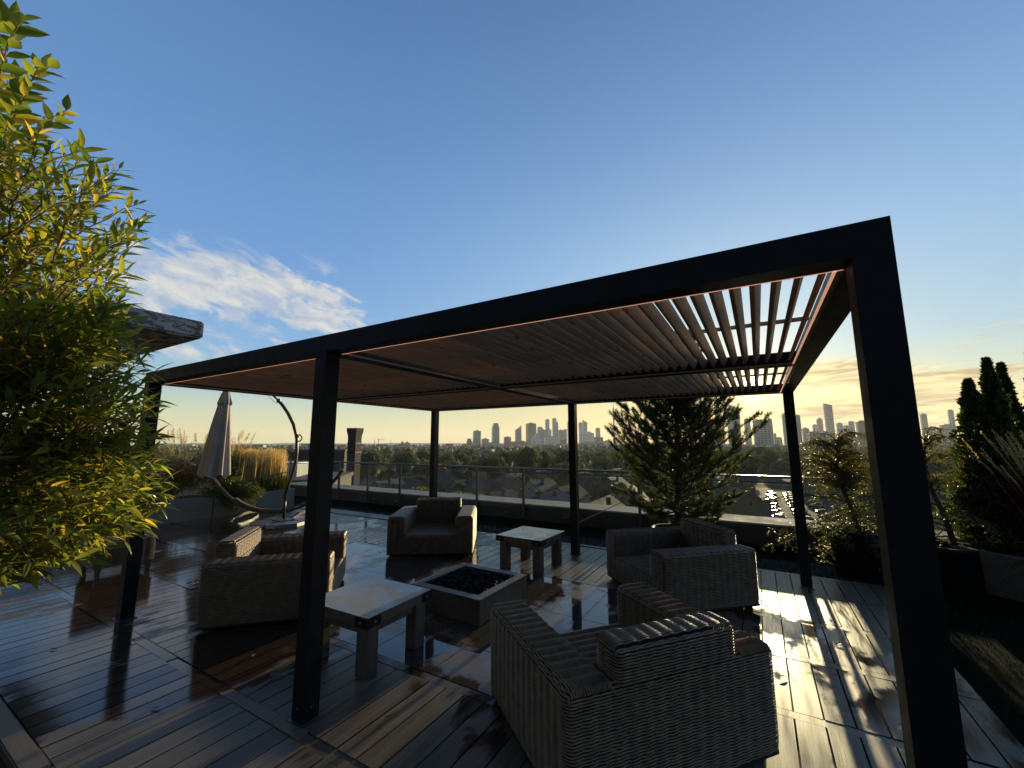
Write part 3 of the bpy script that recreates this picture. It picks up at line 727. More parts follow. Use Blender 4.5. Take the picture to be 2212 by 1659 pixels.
# ------------------------------------------------------------------ planters
M_trough = varied('trough_panel', (.12, .115, .10), (.15, .145, .125), 3, .6, 0, .05)
def trough(y0, y1, label):
    o = thing('planter', label, 'planter', (0, 0, 0), 0, 'long grey trough planters in a row')
    w_ = MB(); x0, x1 = -6.75, -5.87
    w_.box(x1-.03, x1, y0, y1, -.02, .50, .003); w_.box(x0, x0+.03, y0, y1, -.02, .50, .003)
    w_.box(x0+.031, x1-.031, y0, y0+.03, -.02, .50); w_.box(x0+.031, x1-.031, y1-.03, y1, -.02, .50)
    w_.build('box', M_trough, o); MB().box(x0+.032, x1-.032, y0+.032, y1-.032, .30, .45).build('soil', M_soil, o)
trough(-.10, 1.66, 'grey trough planter at the left, hidden under the shrub')
trough(1.68, 3.44, 'grey trough planter left of the panel joint behind the umbrella')
trough(3.46, 4.50, 'short grey trough planter behind the hammock stand')
trough(4.52, 5.55, 'grey trough planter with tall grass at the row end by the parapet')
rp = thing('planter', 'round concrete planter under the cypress at the right edge', 'planter', (8.62, 5.98, -.03))
MB().lathe([(.50, 0), (.56, .02), (.66, .50), (.665, .53), (.62, .535), (.60, .44), (.02, .43)], 12).build('pot', M_trough, rp)
MB().lathe([(.585, .40), (.4, .47), (.01, .49)], 16).build('soil', M_soil, rp)
def pot(x, y, r, h, label):
    o = thing('planter', label, 'planter', (x, y, -.03))
    MB().lathe([(r*.8, 0), (r*.85, .02), (r, h-.04), (r+.012, h), (r-.03, h), (r-.05, h-.08), (.01, h-.08)], 28).build('pot', M_blackmetal, o, True)
    MB().lathe([(r-.055, h-.12), (.01, h-.06)], 16).build('soil', M_soil, o)
pot(7.0, 5.85, .34, .62, 'round black pot holding the small feathery tree')
pot(7.95, 5.85, .30, .52, 'black pot of the feathery tree hidden behind the front right post')
pot(4.58, 5.85, .40, .40, 'black pot at the foot of the bushy pine')

# ------------------------------------------------------------------ near vegetation
M_bark = varied('bark', (.05, .035, .025), (.11, .075, .05), 25, .8, 0, .5)
M_twig = varied('reddish_twig', (.12, .055, .035), (.24, .13, .07), 20, .5)
M_willow = leaf_mat('willow_leaf', [(0, (.065, .105, .025)), (.5, (.13, .165, .035)), (.85, (.22, .23, .045)), (1, (.38, .29, .055))], .52, .28, 1.95)
M_pine = leaf_mat('pine_needle', [(0, (.03, .055, .022)), (.6, (.07, .10, .035)), (1, (.18, .155, .05))], .26, .45)
M_feather = leaf_mat('feathery_leaf', [(0, (.05, .075, .018)), (.6, (.12, .13, .03)), (1, (.24, .17, .04))], .4)
M_cypress = leaf_mat('cypress_leaf', [(0, (.018, .045, .012)), (.7, (.04, .075, .018)), (1, (.13, .12, .02))], .25, .6)
M_red = leaf_mat('red_leaf', [(0, (.055, .010, .014)), (.7, (.12, .018, .02)), (1, (.25, .05, .03))], .35, .4, 1.1)
M_green = leaf_mat('shrub_leaf', [(0, (.025, .055, .015)), (.6, (.07, .10, .02)), (1, (.18, .15, .03))], .35)
M_rust = leaf_mat('rust_leaf', [(0, (.10, .06, .02)), (1, (.26, .13, .04))], .35)
M_straw = leaf_mat('straw', [(0, (.38, .28, .15)), (1, (.62, .50, .31))], .5, .6, 1.2)
M_blade = leaf_mat('grass_blade', [(0, (.035, .07, .02)), (1, (.12, .13, .03))], .35)

def curve(p0, p1, sag=0, n=6, wob=.02):
    p0, p1 = np.array(p0, float), np.array(p1, float); t = np.linspace(0, 1, n)[:, None]
    d = np.linalg.norm(p1-p0); P = p0+(p1-p0)*t+np.array((0, 0, 1))*(sag*4*t*(1-t)); P[1:-1] += RNG.normal(0, wob*d, (n-2, 3)); return P

# 1. the big willow-leaved shrub on the left
sh = thing('shrub', 'tall leafy shrub with long narrow yellow-green leaves filling the left edge', 'shrub', (0, 0, 0))
BND = [(-160, 60), (60, 55), (120, 110), (230, 160), (270, 110), (300, 165), (350, 250), (430, 345), (500, 330), (560, 300), (640, 290), (720, 300), (800, 345), (900, 340), (1000, 360), (1080, 372), (1140, 330), (1190, 250), (1225, 150), (1250, 60)]
bnd = lambda v: np.interp(v, [b[0] for b in BND], [b[1] for b in BND])
root = np.array((2.2, -1.5, .02)); stems = MB(); hubs = []
for i in range(16):
    z = 1.0+2.3*(i+.5)/16; a = random.uniform(-.2, .9)
    h = np.array((2.75+random.uniform(-.15, .15), -1.55+random.uniform(-.2, .1), z)); hubs.append(h)
    stems.tube(curve(root+np.array((random.uniform(-.2, .2), random.uniform(-.2, .2), .02)), h, .1, 8, .015), np.linspace(.022, .009, 8), 6)
hubs = np.array(hubs); tw = MB(); LP, LD, LN, LL, LW = [], [], [], [], []
NT = 640
for i in range(NT):
    top_ = i < 34
    if top_: v = random.uniform(-120, 240); u = random.uniform(-330, bnd(v)-5); dd = random.uniform(2.7, 3.3)
    else:
        v = random.uniform(260, 660) if random.random() < .17 else random.uniform(640, 1250); u = bnd(v)-abs(random.gauss(0, 1))*170 if random.random() < .62 else random.uniform(-320, bnd(v)); dd = random.uniform(2.5, 3.5)
    tip = at(u, v, dd)
    h = hubs[np.argmin(np.abs(hubs[:, 2]-(tip[2]-.35)))] if v < 1000 else hubs[random.randrange(0, 4)]
    out_ = tip-h; out_ /= np.linalg.norm(out_)
    upk = .85 if v < 720 else (.3 if v < 950 else -.05)
    d = out_*.8+RT*.5+np.array((0, 0, upk))+RNG.normal(0, .28, 3); d /= np.linalg.norm(d); ln = random.uniform(.26, .50) if v > 650 else random.uniform(.4, .75)
    b = tip-d*ln; m_ = curve(h, b, .04, 5, .03); tw.tube(m_, np.linspace(.007, .0035, 5), 4, False)
    P = curve(b, tip, .015 if v < 900 else .03, 6, .01); tw.tube(P, np.linspace(.0045 if v < 650 else .0032, .0014, 6), 5, False)
    nl = int(ln/(.024 if v > 650 else .020)); ax = RNG.normal(size=3); ax -= d*(ax@d); ax /= np.linalg.norm(ax); ay = np.cross(d, ax)
    for k in range(nl):
        t = (k+.5)/nl; p = b+(tip-b)*t+np.array((0, 0, 1))*((.015 if v < 900 else .03)*4*t*(1-t)); ph_ = k*2.4
        ld = d*(.55+.5*t)+(ax*math.cos(ph_)+ay*math.sin(ph_))*.75+np.array((0, 0, -.05)); LP.append(p); LD.append(ld)
        LN.append(np.array((0, 0, 1))+RNG.normal(0, .35, 3)); L_ = random.uniform(.055, .118)*(1 if not top_ else .95); LL.append(L_); LW.append(L_*(.23 if not top_ else .42)*random.uniform(.85, 1.15))
stems.build('stem', M_bark, sh, True); tw.build('twigs', M_twig, sh)
V, F, r = leaves(np.array(LP), np.array(LD), np.array(LN), np.array(LL), np.array(LW), 'leaf', .22)
mesh_np('foliage', V, F, M_willow, sh, False, r)

# 2. the bushy pine behind the dark armchair
pn = thing('pine_tree', 'bushy dark pine in front of the railing, its top reaching above the pergola roof', 'pine tree', (0, 0, 0))
base = np.array((4.60, 5.85, .33)); topp = np.array((4.72, 5.95, 3.75)); TP = lambda t: base+(topp-base)*t+np.array((.03*math.sin(t*5), 0, 0))
MB().tube([TP(t) for t in np.linspace(0, 1, 14)], np.linspace(.060, .012, 14), 9).build('trunk', M_bark, pn, True)
br = MB(); TPs, TDs = [], []
def prof(z): return np.interp(z, [.4, .7, 1.1, 1.5, 2.0, 2.5, 3.0, 3.6, 3.9], [.55, .80, 1.15, 1.30, 1.05, .82, .62, .38, .15])
for i in range(140):
    t = .04+.94*(i/140)**.95; p = TP(t); a = i*2.399+random.uniform(-.3, .3); z_ = p[2]
    Lb = prof(z_+.2)*random.uniform(.72, 1.05); 
    d = np.array((math.cos(a), math.sin(a)*.92, .50+.25*t if t > .15 else .18)); e = p+d*Lb*.93
    P = p+(e-p)*np.linspace(0, 1, 8)[:, None]; P[:, 2] += -.10*Lb*np.sin(np.linspace(0, PI, 8)); P[1:] += RNG.normal(0, .012, (7, 3))
    br.tube(P, np.linspace(.017*(1-t*.5), .005, 8), 5, False)
    for j in range(2, 8):
        for sgn in (-1, 1, 0):
            if sgn == 0 and j < 7: 
                if random.random() < .55: TPs.append(P[j]+RNG.normal(0, .02, 3)); TDs.append(d+np.array((0, 0, .8)))
                continue
            dh = P[j]-P[j-1]; dh /= np.linalg.norm(dh); sd_ = np.cross(dh, (0, 0, 1))*sgn
            q = dh*.8+sd_*.85+np.array((0, 0, .28))+RNG.normal(0, .15, 3); q /= np.linalg.norm(q); l2 = Lb*random.uniform(.18, .36)*(1.1-j*.05)
            e2 = P[j]+q*l2; br.tube([P[j], (P[j]+e2)/2+RNG.normal(0, .01, 3), e2], (.006, .005, .003), 4, False)
            for s_ in ((.3, .55, .8, 1.0) if l2 > .16 else (.4, .7, 1.0)): TPs.append(P[j]+q*l2*s_); TDs.append(q+np.array((0, 0, .45))+RNG.normal(0, .2, 3))
br.build('branches', M_bark, pn, True)
TPs, TDs = np.array(TPs), np.array(TDs); TDs /= np.linalg.norm(TDs, axis=1)[:, None]; K = 40
P = np.repeat(TPs, K, 0); D0 = np.repeat(TDs, K, 0); P = P+D0*RNG.uniform(-.045, .035, (len(P), 1))
D = D0*.6+rdir(len(P))*1.0
V, F, r = leaves(P, D, rdir(len(P)), RNG.uniform(.045, .085, len(P)), .0065, 'tri', 0); r = np.repeat(np.repeat(RNG.random(len(TPs)), K)*.75+RNG.random(len(P))*.25, 1)
mesh_np('foliage', V, F, M_pine, pn, False, r)

# 3. the feathery small tree
def feathery(ox, cnt, label):
    fe = thing('small_tree', label, 'tree', (ox, 0, 0), 0, 'small feathery trees by the parapet')
    TQ = [(7.02, 5.85, .5), (6.97, 5.86, .85), (6.88, 5.88, 1.2), (6.86, 5.9, 1.5), (6.9, 5.92, 1.85)]
    MB().tube(TQ, [.035, .03, .024, .017, .008], 8).build('trunk', M_bark, fe, True)
    br = MB(); LP, LD = [], []
    for i in range(cnt):
        t = random.random(); k = t*4; j = min(3, int(k)); p = np.array(TQ[j])*(1-(k-j))+np.array(TQ[j+1])*(k-j)
        a = random.uniform(0, 2*PI); low = p[2] < 1.05
        R = random.uniform(.40, 1.0)*(1.15 if low else .72-.28*t); 
        e = p+np.array((math.cos(a)*R*(1.12 if math.cos(a) < 0 else .85), math.sin(a)*R*.8, random.uniform(-.55, .0) if low else random.uniform(-.12, .22)))
        P = curve(p, e, .10, 8, .015); br.tube(P, np.linspace(.009, .002, 8), 4, False)
        for q in range(2, 8):
            for _ in range(5):
                s = P[q]+(P[q-1]-P[q])*random.random(); dd = np.array((random.gauss(0, 1), random.gauss(0, 1), random.gauss(-.25, .35))); dd /= np.linalg.norm(dd)
                l2 = random.uniform(.06, .16); 
                for m_ in range(9):
                    LP.append(s+dd*l2*(m_+1)/9+np.array((0, 0, -.02*(m_/9)**2))); LD.append(dd+RNG.normal(0, .8, 3)*np.array((1, 1, .5)))
    br.build('branches', M_bark, fe); LP, LD = np.array(LP), np.array(LD)
    V, F, r = leaves(LP, LD, np.array((0, 0, 1.0))+RNG.normal(0, .4, (len(LP), 3)), RNG.uniform(.02, .038, len(LP)), .014, 'simple')
    mesh_np('foliage', V, F, M_feather, fe, False, r)
feathery(0, 105, 'small feathery yellow-green tree with drooping sprays by the right far post')
feathery(.95, 36, 'second feathery small tree mostly hidden behind the big front right post')
# 4. columnar cypresses at the right
def cypress(x, y, z0, h, R, tops, label, n=34000):
    o = thing('cypress', label, 'cypress', (x, y, 0), 0, 'columnar cypresses at the right edge')
    tr = MB(); P, D = [], []
    for (dx, dy, hh, rr) in tops:
        tr.tube([(dx*.4, dy*.4, z0), (dx, dy, z0+hh*.5), (dx, dy, z0+hh*.95)], (.03, .02, .006), 6)
        m_ = int(n*hh*rr/sum(a[2]*a[3] for a in tops)); t = RNG.random(m_)**.85; a = RNG.random(m_)*2*PI
        pr = rr*np.minimum(1, (t*5+.35))*np.clip((1-t)*1.45+.03, 0, 1)**.9*(1+.20*np.sin(a*3+t*19)+.17*np.sin(a*5-t*37)+.12*np.sin(a*2+t*60)); rad = pr*RNG.random(m_)**.42
        P.append(np.c_[dx+rad*np.cos(a), dy+rad*np.sin(a), z0+t*hh]); D.append(np.c_[np.cos(a)*.55, np.sin(a)*.55, np.full(m_, 1.0)]+RNG.normal(0, .45, (m_, 3)))
    tr.build('trunk', M_bark, o); P, D = np.concatenate(P), np.concatenate(D)
    V, F, r = leaves(P, D, rdir(len(P)), RNG.uniform(.03, .06, len(P)), .03, 'simple'); mesh_np('foliage', V, F, M_cypress, o, False, r)
cypress(8.46, 6.1, .42, 2.45, .34, [(-.05, 0, 2.22, .33), (.17, .05, 2.50, .26), (.05, -.12, 1.7, .32), (-.13, .05, 1.2, .26)], 'yellowish double-topped cypress standing in the round planter')
cypress(9.12, 7.0, -.03, 3.0, .33, [(-.06, 0, 2.98, .24), (.04, .05, 2.3, .30)], 'dark narrow cypress just right of the double-topped one')
cypress(9.45, 7.15, -.03, 3.2, .33, [(-.02, 0, 3.18, .26), (.1, .1, 2.4, .3)], 'tallest dark cypress at the right picture edge', 20000)

# 5. red shrub, plume grasses, low things at right
def bush(o, name, m, c, R, n, ls=(.03, .05), w_=.4, sq=.8, kind='simple', lump=7):
    cs = [np.array(c)+RNG.normal(0, .42, 3)*np.array(R) for _ in range(lump)]; P = []; k = n//lump
    for q in cs:
        d = rdir(k); P.append(q+d*np.array(R)*.55*RNG.random((k, 1))**.4)
    P = np.concatenate(P); D = rdir(len(P))+np.array((0, 0, .35)); l = RNG.uniform(*ls, len(P))
    V, F, r = leaves(P, D, rdir(len(P)), l, l*w_, kind); return mesh_np(name, V, F, m, o, False, r)
rs = thing('red_shrub', 'deep red leafy shrub at the right edge below the straw plumes', 'shrub', (0, 0, 0))
s_ = MB()
for i in range(9): s_.tube(curve((8.66, 5.55, .4), (8.66+random.gauss(0, .12), 5.48+random.gauss(0, .12), 1.0+random.random()*.4), .05), np.linspace(.012, .004, 6), 5)
s_.build('stem', M_bark, rs); bush(rs, 'foliage', M_red, (8.66, 5.46, .98), (.27, .24, .50), 12000, (.025, .045), .45)
def plumes(o, c, n, h0, h1, spread, lean, m=M_straw, ll=.22, up=1.0, th=.014):
    s = MB(); P, D, Lh_ = [], [], []
    for i in range(n):
        b = np.array(c)+np.array((random.gauss(0, .10), random.gauss(0, .10), 0)); h = random.uniform(h0, h1)
        d = np.array((random.gauss(lean[0], spread), random.gauss(lean[1], spread), 0))*h; e = b+d+np.array((0, 0, h))
        Q = curve(b, e, .06, 6, .006); s.tube(Q, np.linspace(.0022, .0012, 6), 3, False)
        dd = e-Q[-2]; dd /= np.linalg.norm(dd)
        for k in range(46):
            t = k/46; P.append(e-dd*ll*(1-t)+RNG.normal(0, .004, 3)); D.append(dd*1.0+rdir(1)[0]*up*.45); Lh_.append(th*2.6*(1-.6*abs(t-.4)))
    s.build('stalks', m, o); V, F, r = leaves(np.array(P), np.array(D), rdir(len(P)), np.array(Lh_), .008, 'simple', .1); mesh_np('plumes', V, F, m, o, False, r)
pg2 = thing('feather_grass', 'straw coloured feather grass plumes leaning left at the right edge', 'ornamental grass', (0, 0, 0))
plumes(pg2, (8.98, 5.62, .42), 110, 1.05, 1.55, .15, (-.22, -.10), ll=.28)
bl = MB(); P = np.c_[RNG.normal(8.72, .12, 260), RNG.normal(5.45, .10, 260), np.full(260, .44)]; D = np.c_[RNG.normal(-.1, .6, 260), RNG.normal(-.35, .5, 260), np.full(260, .55)]
V, F, r = leaves(P, D, np.tile((0, 0, 1.0), (260, 1)), RNG.uniform(.3, .55, 260), .009, 'leaf', .9); mesh_np('blades', V, F, M_blade, pg2, False, r)

# 6. planting in the troughs at the back left
def thing0(n, l, c, g=None): return thing(n, l, c, (0, 0, 0), 0, g)
o = thing0('pampas_grass', 'tall pampas grass with silky pale plumes behind the umbrella canopy', 'ornamental grass')
P, D, Lh_ = [], [], []; s = MB()
for i in range(115):
    b = np.array((-6.35+random.gauss(0, .16), 3.35+random.gauss(0, .6), .46)); h = random.uniform(1.15, 1.72); ln_ = np.array((random.gauss(.05, .12), random.gauss(-.22 if b[1] < 3.2 else .02, .16), 0))
    e = b+ln_*h+np.array((0, 0, h)); Q = curve(b, e, .05, 6, .006); s.tube(Q, np.linspace(.003, .0015, 6), 3, False); dd = e-Q[-2]; dd /= np.linalg.norm(dd); sw = np.array((.1, -.9, -.1)) if b[1] < 3.1 else np.array((.2, -.75, 0))
    for k in range(60):
        t = random.random(); P.append(e-dd*.26*(1-t)); D.append(dd*.6+sw*.55+rdir(1)[0]*.5); Lh_.append(.085*(1-.6*t))
s.build('stalks', M_straw, o); V, F, r = leaves(np.array(P), np.array(D), rdir(len(P)), np.array(Lh_), .0055, 'simple', .25); mesh_np('plumes', V, F, M_straw, o, False, r)
o = thing0('reed_grass', 'upright straw reed grass screen beside the umbrella pole', 'ornamental grass')
P = np.c_[RNG.uniform(-6.6, -6.0, 1500), RNG.uniform(4.05, 5.35, 1500), np.full(1500, .46)]; D = np.c_[RNG.normal(0, .06, 1500), RNG.normal(0, .06, 1500), np.ones(1500)]
V, F, r = leaves(P, D, rdir(1500), RNG.uniform(.85, 1.28, 1500), .012, 'leaf', .02); mesh_np('stalks', V, F, M_straw, o, False, r)
P2 = P[:700]+D[:700]*RNG.uniform(.75, 1.15, (700, 1)); P2 = np.repeat(P2, 8, 0)+RNG.normal(0, .03, (5600, 3)); V, F, r = leaves(P2, np.array((0, 0, 1.0))+RNG.normal(0, .35, P2.shape), rdir(5600), .05, .007, 'simple'); mesh_np('plumes', V, F, M_straw, o, False, r)
P = np.c_[RNG.uniform(-6.5, -5.9, 1600), RNG.uniform(4.4, 5.45, 1600), np.full(1600, .44)]; D = np.c_[RNG.normal(.08, .22, 1600), RNG.normal(0, .22, 1600), np.ones(1600)]
V, F, r = leaves(P, D, rdir(1600), RNG.uniform(.35, .62, 1600), .012, 'leaf', .25); mesh_np('blades', V, F, M_blade, o, False, r)
def trough_bush(label, m, c, R, n, ls, lump=8, g=None):
    o = thing0('shrub', label, 'shrub', g); s = MB()
    for i in range(7): s.tube(curve((c[0], c[1], .4), np.array(c)+RNG.normal(0, .4, 3)*np.array(R), .05), np.linspace(.012, .003, 6), 5)
    s.build('stem', M_bark, o); bush(o, 'foliage', m, c, R, n, ls, .42, lump=lump)
trough_bush('dark green juniper shrub right behind the umbrella canopy', M_cypress, (-6.15, 3.75, 1.05), (.35, .42, .5), 12000, (.025, .05), 9)
trough_bush('yellow-green juniper spilling over the trough edge beside the canopy', M_green, (-5.88, 3.90, .60), (.38, .62, .30), 12000, (.025, .05), 11)
trough_bush('rusty brown shrub between juniper and reed grass', M_rust, (-6.3, 4.35, 1.05), (.3, .3, .5), 7000, (.03, .05))
trough_bush('rusty leaved shrub at the left of the umbrella canopy', M_rust, (-6.3, 2.65, 1.0), (.3, .5, .32), 7000, (.025, .045))
trough_bush('low dark shrub in the trough left of the umbrella canopy', M_green, (-6.15, 2.25, .75), (.35, .75, .28), 11000, (.025, .05), 10)
trough_bush('dark low shrub in the trough behind the leafy shrub', M_cypress, (-6.2, .8, .75), (.35, .8, .3), 7000, (.03, .05), 8)
ln = MB().tube([(3.22, 4.86, .50), (3.6, 5.35, .70), (4.05, 5.85, .93)], .006, 5); tag(ln.build('guy_line', M_palewood), 'thin pale guy line running from the far middle post to the pine', 'cord')
# ------------------------------------------------------------------ brick chimney and near neighbours
def f_brick(b, o):
    v = coord(); bt_ = N('ShaderNodeTexBrick'); L(mapping(v, (1, 1, 1), (PI/2, 0, 0)), bt_.inputs[0]); bt_.inputs['Scale'].default_value = 2.6
    bt_.inputs[1].default_value = (.05, .036, .031, 1); bt_.inputs[2].default_value = (.085, .058, .048, 1); bt_.inputs[3].default_value = (.09, .083, .076, 1); L(bt_.outputs[0], b.inputs['Base Color'])
M_brick = mat('old_brick', (.1, .06, .05), .9, 0, .2, f_brick)
M_roofs = [varied('roof_'+n, a, b, .5, .95, spec=.08) for n, a, b in (('slate', (.06, .065, .07), (.09, .095, .10)), ('brown', (.07, .055, .045), (.10, .08, .065)), ('pale', (.11, .112, .112), (.16, .16, .155)))]
M_white = varied('white_siding', (.38, .38, .37), (.50, .50, .48), 1, .9, spec=.1)
M_beige = varied('beige_wall', (.15, .13, .105), (.21, .18, .145), 1, .9, spec=.1)
M_winglass = mat('window_glass', (.03, .04, .05), .12, 0, .8)
def gpos(u, dep): 
    p = at_depth(u, 900, dep); return p[0], p[1]
def vz(u, v, dep): return at_depth(u, v, dep)[2]
x, y = gpos(769, 88); zt = vz(769, 925, 88)
ct = thing('chimney', 'tall square old brick chimney with a flared top behind the railing', 'chimney', (x, y, GZ), math.radians(14))
hh = zt-GZ; a = .98
MB().box(-a, a, -a, a, 0, hh-3.2).build('shaft', M_brick, ct)
hd = MB()
q = [(a, hh-3.199), (a*1.0, hh-1.9), (a*1.08, hh-1.3), (a*1.22, hh-.7), (a*1.24, hh)]
v = [(sx*r_, sy*r_, z) for r_, z in q for sx, sy in ((-1, -1), (1, -1), (1, 1), (-1, 1))]
hd.raw(v, [(i*4+k, i*4+(k+1) % 4, (i+1)*4+(k+1) % 4, (i+1)*4+k) for i in range(4) for k in range(4)]+[(0, 3, 2, 1), (16, 17, 18, 19)]); hd.build('head', M_brick, ct)
bd = MB(); 
for z in (hh-5.2, hh-3.3): bd.box(-a-.06, a+.06, -a-.06, a+.06, z, z+.25)
bd.build('iron_band', M_blackmetal, ct)
MB().tube([(a+.25, -a, 0), (a+.25, -a, hh-1)], .05, 6).build('lightning_rod', M_cap, ct)

def house(u, dep, w_, d_, eave, ridge, rz, roof, wall, label, chim=True):
    x, y = gpos(u, dep); o = thing('house', label, 'house', (x, y, GZ), rz, 'houses below the railing')
    W, Dd = w_/2, d_/2
    MB().prism([(-W, 0), (W, 0), (W, eave), (0, ridge), (-W, eave)], -Dd, Dd).build('wall', wall, o)
    rf = MB(); ov = .45; k = (ridge-eave)/W
    for s in (-1, 1):
        v = []
        for yy in (-Dd-ov, Dd+ov):
            for (xx, zz) in ((0, ridge+.02), (s*(W+ov), eave-ov*k+.02), (s*(W+ov), eave-ov*k+.24), (0, ridge+.26)): v.append((xx, yy, zz))
        rf.raw(v, [(0, 1, 2, 3), (7, 6, 5, 4), (0, 4, 5, 1), (1, 5, 6, 2), (2, 6, 7, 3), (3, 7, 4, 0)])
    r_ = fixn(rf.build('roof', roof, o))
    if chim: MB().box(W*.35, W*.35+.9, -Dd*.3, -Dd*.3+.7, eave+1, ridge+1.0).build('chimney', M_brick, r_)
    for s in (-1, 1):
        f = MB().box(-.55, .55, s*(Dd+.01)-.04, s*(Dd+.01)+.04, eave-.4, eave+1.1).build('window', M_white, o)
        MB().box(-.45, .45, s*(Dd+.01)-.06, s*(Dd+.01)+.06, eave-.3, eave+1.0).build('pane', M_winglass, f)
        for xx in (-W*.55, W*.55):
            f = MB().box(xx-.6, xx+.6, s*(Dd+.01)-.04, s*(Dd+.01)+.04, 1.2, 2.6).build('window', M_white, o)
            MB().box(xx-.5, xx+.5, s*(Dd+.01)-.06, s*(Dd+.01)+.06, 1.3, 2.5).build('pane', M_winglass, f)
HL = [(860, 128, 7.5, 11, 5.2, 8.8, -.9, 0, 0, 'slate roofed house with a pale gable left of the far left post'),
      (905, 150, 8, 14, 5.6, 8.6, .5, 0, 1, 'long dark roofed house behind the round yellow-green tree'),
      (1002, 122, 8, 12, 5.6, 9.0, -.8, 1, 0, 'brown roofed house with white gable right of the far left post'),
      (1040, 150, 9, 14, 5.8, 9.0, .7, 0, 1, 'dark roofed house between the two pointed yellow trees'),
      (1083, 118, 7, 10, 5.2, 8.4, -.6, 1, 0, 'small brown house with white gable right of the pointed yellow tree'),
      (1120, 112, 8, 11, 5.2, 8.9, -.7, 2, 0, 'pale roofed house with steep white gable in the middle of the row'),
      (1152, 104, 8.5, 12, 5.0, 8.2, -1.1, 2, 0, 'grey roofed house with lit gable next to the pale roofed one'),
      (1190, 115, 8, 12, 5.0, 8.2, -.7, 2, 1, 'grey roofed house left of the far middle post'),
      (1225, 128, 8, 13, 5.4, 8.8, -.6, 1, 0, 'brown roofed house with white gable just left of the far middle post'),
      (1290, 92, 12, 16, 5.5, 9.5, -.5, 1, 1, 'large brown roofed house behind the glass left of the pine'),
      (1360, 120, 10, 14, 5.5, 9.0, -.3, 1, 1, 'brown roofed house half hidden by the pine'),
      (810, 165, 9, 16, 5.8, 8.9, .5, 0, 1, 'slate roofed house between chimney and far left post'),
      (960, 178, 9, 18, 6, 9.2, .6, 0, 1, 'dark roofed house behind the yellow trees'),
      (1590, 118, 10, 12, 5.5, 8.6, -.2, 2, 1, 'pale roofed house with dormer right of the pine trunk'),
      (1560, 150, 10, 13, 5.5, 9, -.2, 0, 1, 'dark roofed house behind the dormer house'),
      (1930, 160, 11, 16, 6, 9.5, .2, 0, 1, 'dark roofed house behind the big front right post'),
      (1760, 175, 10, 16, 6, 9, .1, 1, 1, 'brown roofed house behind the feathery tree'),
      (845, 150, 8, 13, 5.4, 8.6, -.4, 0, 1, 'slate roofed house behind the white gabled one by the small yellow tree'),
      (1075, 140, 8, 13, 5.4, 8.8, .6, 1, 1, 'brown roofed house in the second row behind the pale roofed house'),
      (1100, 168, 8, 14, 5.6, 8.8, .5, 0, 1, 'slate roofed house in the third row above the pale roofed house'),
      (1165, 150, 9, 14, 5.6, 8.8, -.6, 0, 0, 'slate roofed house in the second row above the lit gable'),
      (1010, 150, 8, 13, 5.4, 8.8, -.6, 0, 0, 'slate roofed house in the second row right of the far left post'),
      (760, 125, 9, 13, 5.4, 8.8, -.5, 1, 1, 'brown roofed house at the foot of the brick chimney'),
      (1255, 165, 9, 14, 5.6, 9.0, .4, 1, 1, 'brown roofed house directly right of the far middle post'),
      (1320, 160, 9, 14, 5.6, 9.0, -.5, 0, 1, 'slate roofed house left of the pine branches')]
for h in HL: house(h[0], h[1], h[2], h[3], h[4], h[5], h[6]+Y_, M_roofs[h[7]], (M_white, M_beige)[h[8]], h[9])
# flat commercial blocks
def flat(name, u, dep, w_, d_, h, rz, m, label, floors=2, cat='building'):
    x, y = gpos(u, dep); o = thing(name, label, cat, (x, y, GZ), rz)
    MB().box(-w_/2, w_/2, -d_/2, d_/2, 0, h).build('wall', m, o)
    r_ = MB(); r_.box(-w_/2-.2, w_/2+.2, -d_/2-.2, d_/2+.2, h+.002, h+.5); r_ = r_.build('roof', M_roofs[2], o)
    MB().box(-w_*.2, w_*.1, -d_*.2, d_*.2, h+.52, h+2.2).build('vent_box', M_white, r_)
    n = max(3, int(w_/4))
    for f in range(floors):
        for k in range(n):
            xx = -w_/2+w_*(k+.5)/n; z0 = 1.2+f*(h-1)/floors
            MB().box(xx-w_/n*.33, xx+w_/n*.33, -d_/2-.05, -d_/2+.02, z0, z0+1.6).build('window', M_winglass, o)
flat('warehouse', 1683, 330, 18, 10, 6.6, Y_-.15, M_beige, 'long low white building among the trees left of the far right post')
flat('neighbour_block', 640, 52, 12, 12, vz(640, 1035, 52)-GZ, Y_+.2, M_beige, 'pale neighbouring block seen through the glass right of the umbrella pole', 4)
flat('brick_warehouse', 700, 150, 20, 14, vz(700, 973, 150)-GZ, Y_+.1, M_brick, 'dark brick warehouse beside the chimney', 4)
flat('low_shop', 1180, 420, 34, 14, 9, Y_, M_white, 'low pale flat building among trees in front of the skyline')
flat('school', 1060, 300, 30, 12, 9, Y_, M_white, 'low pale school roof among the trees behind the rail')
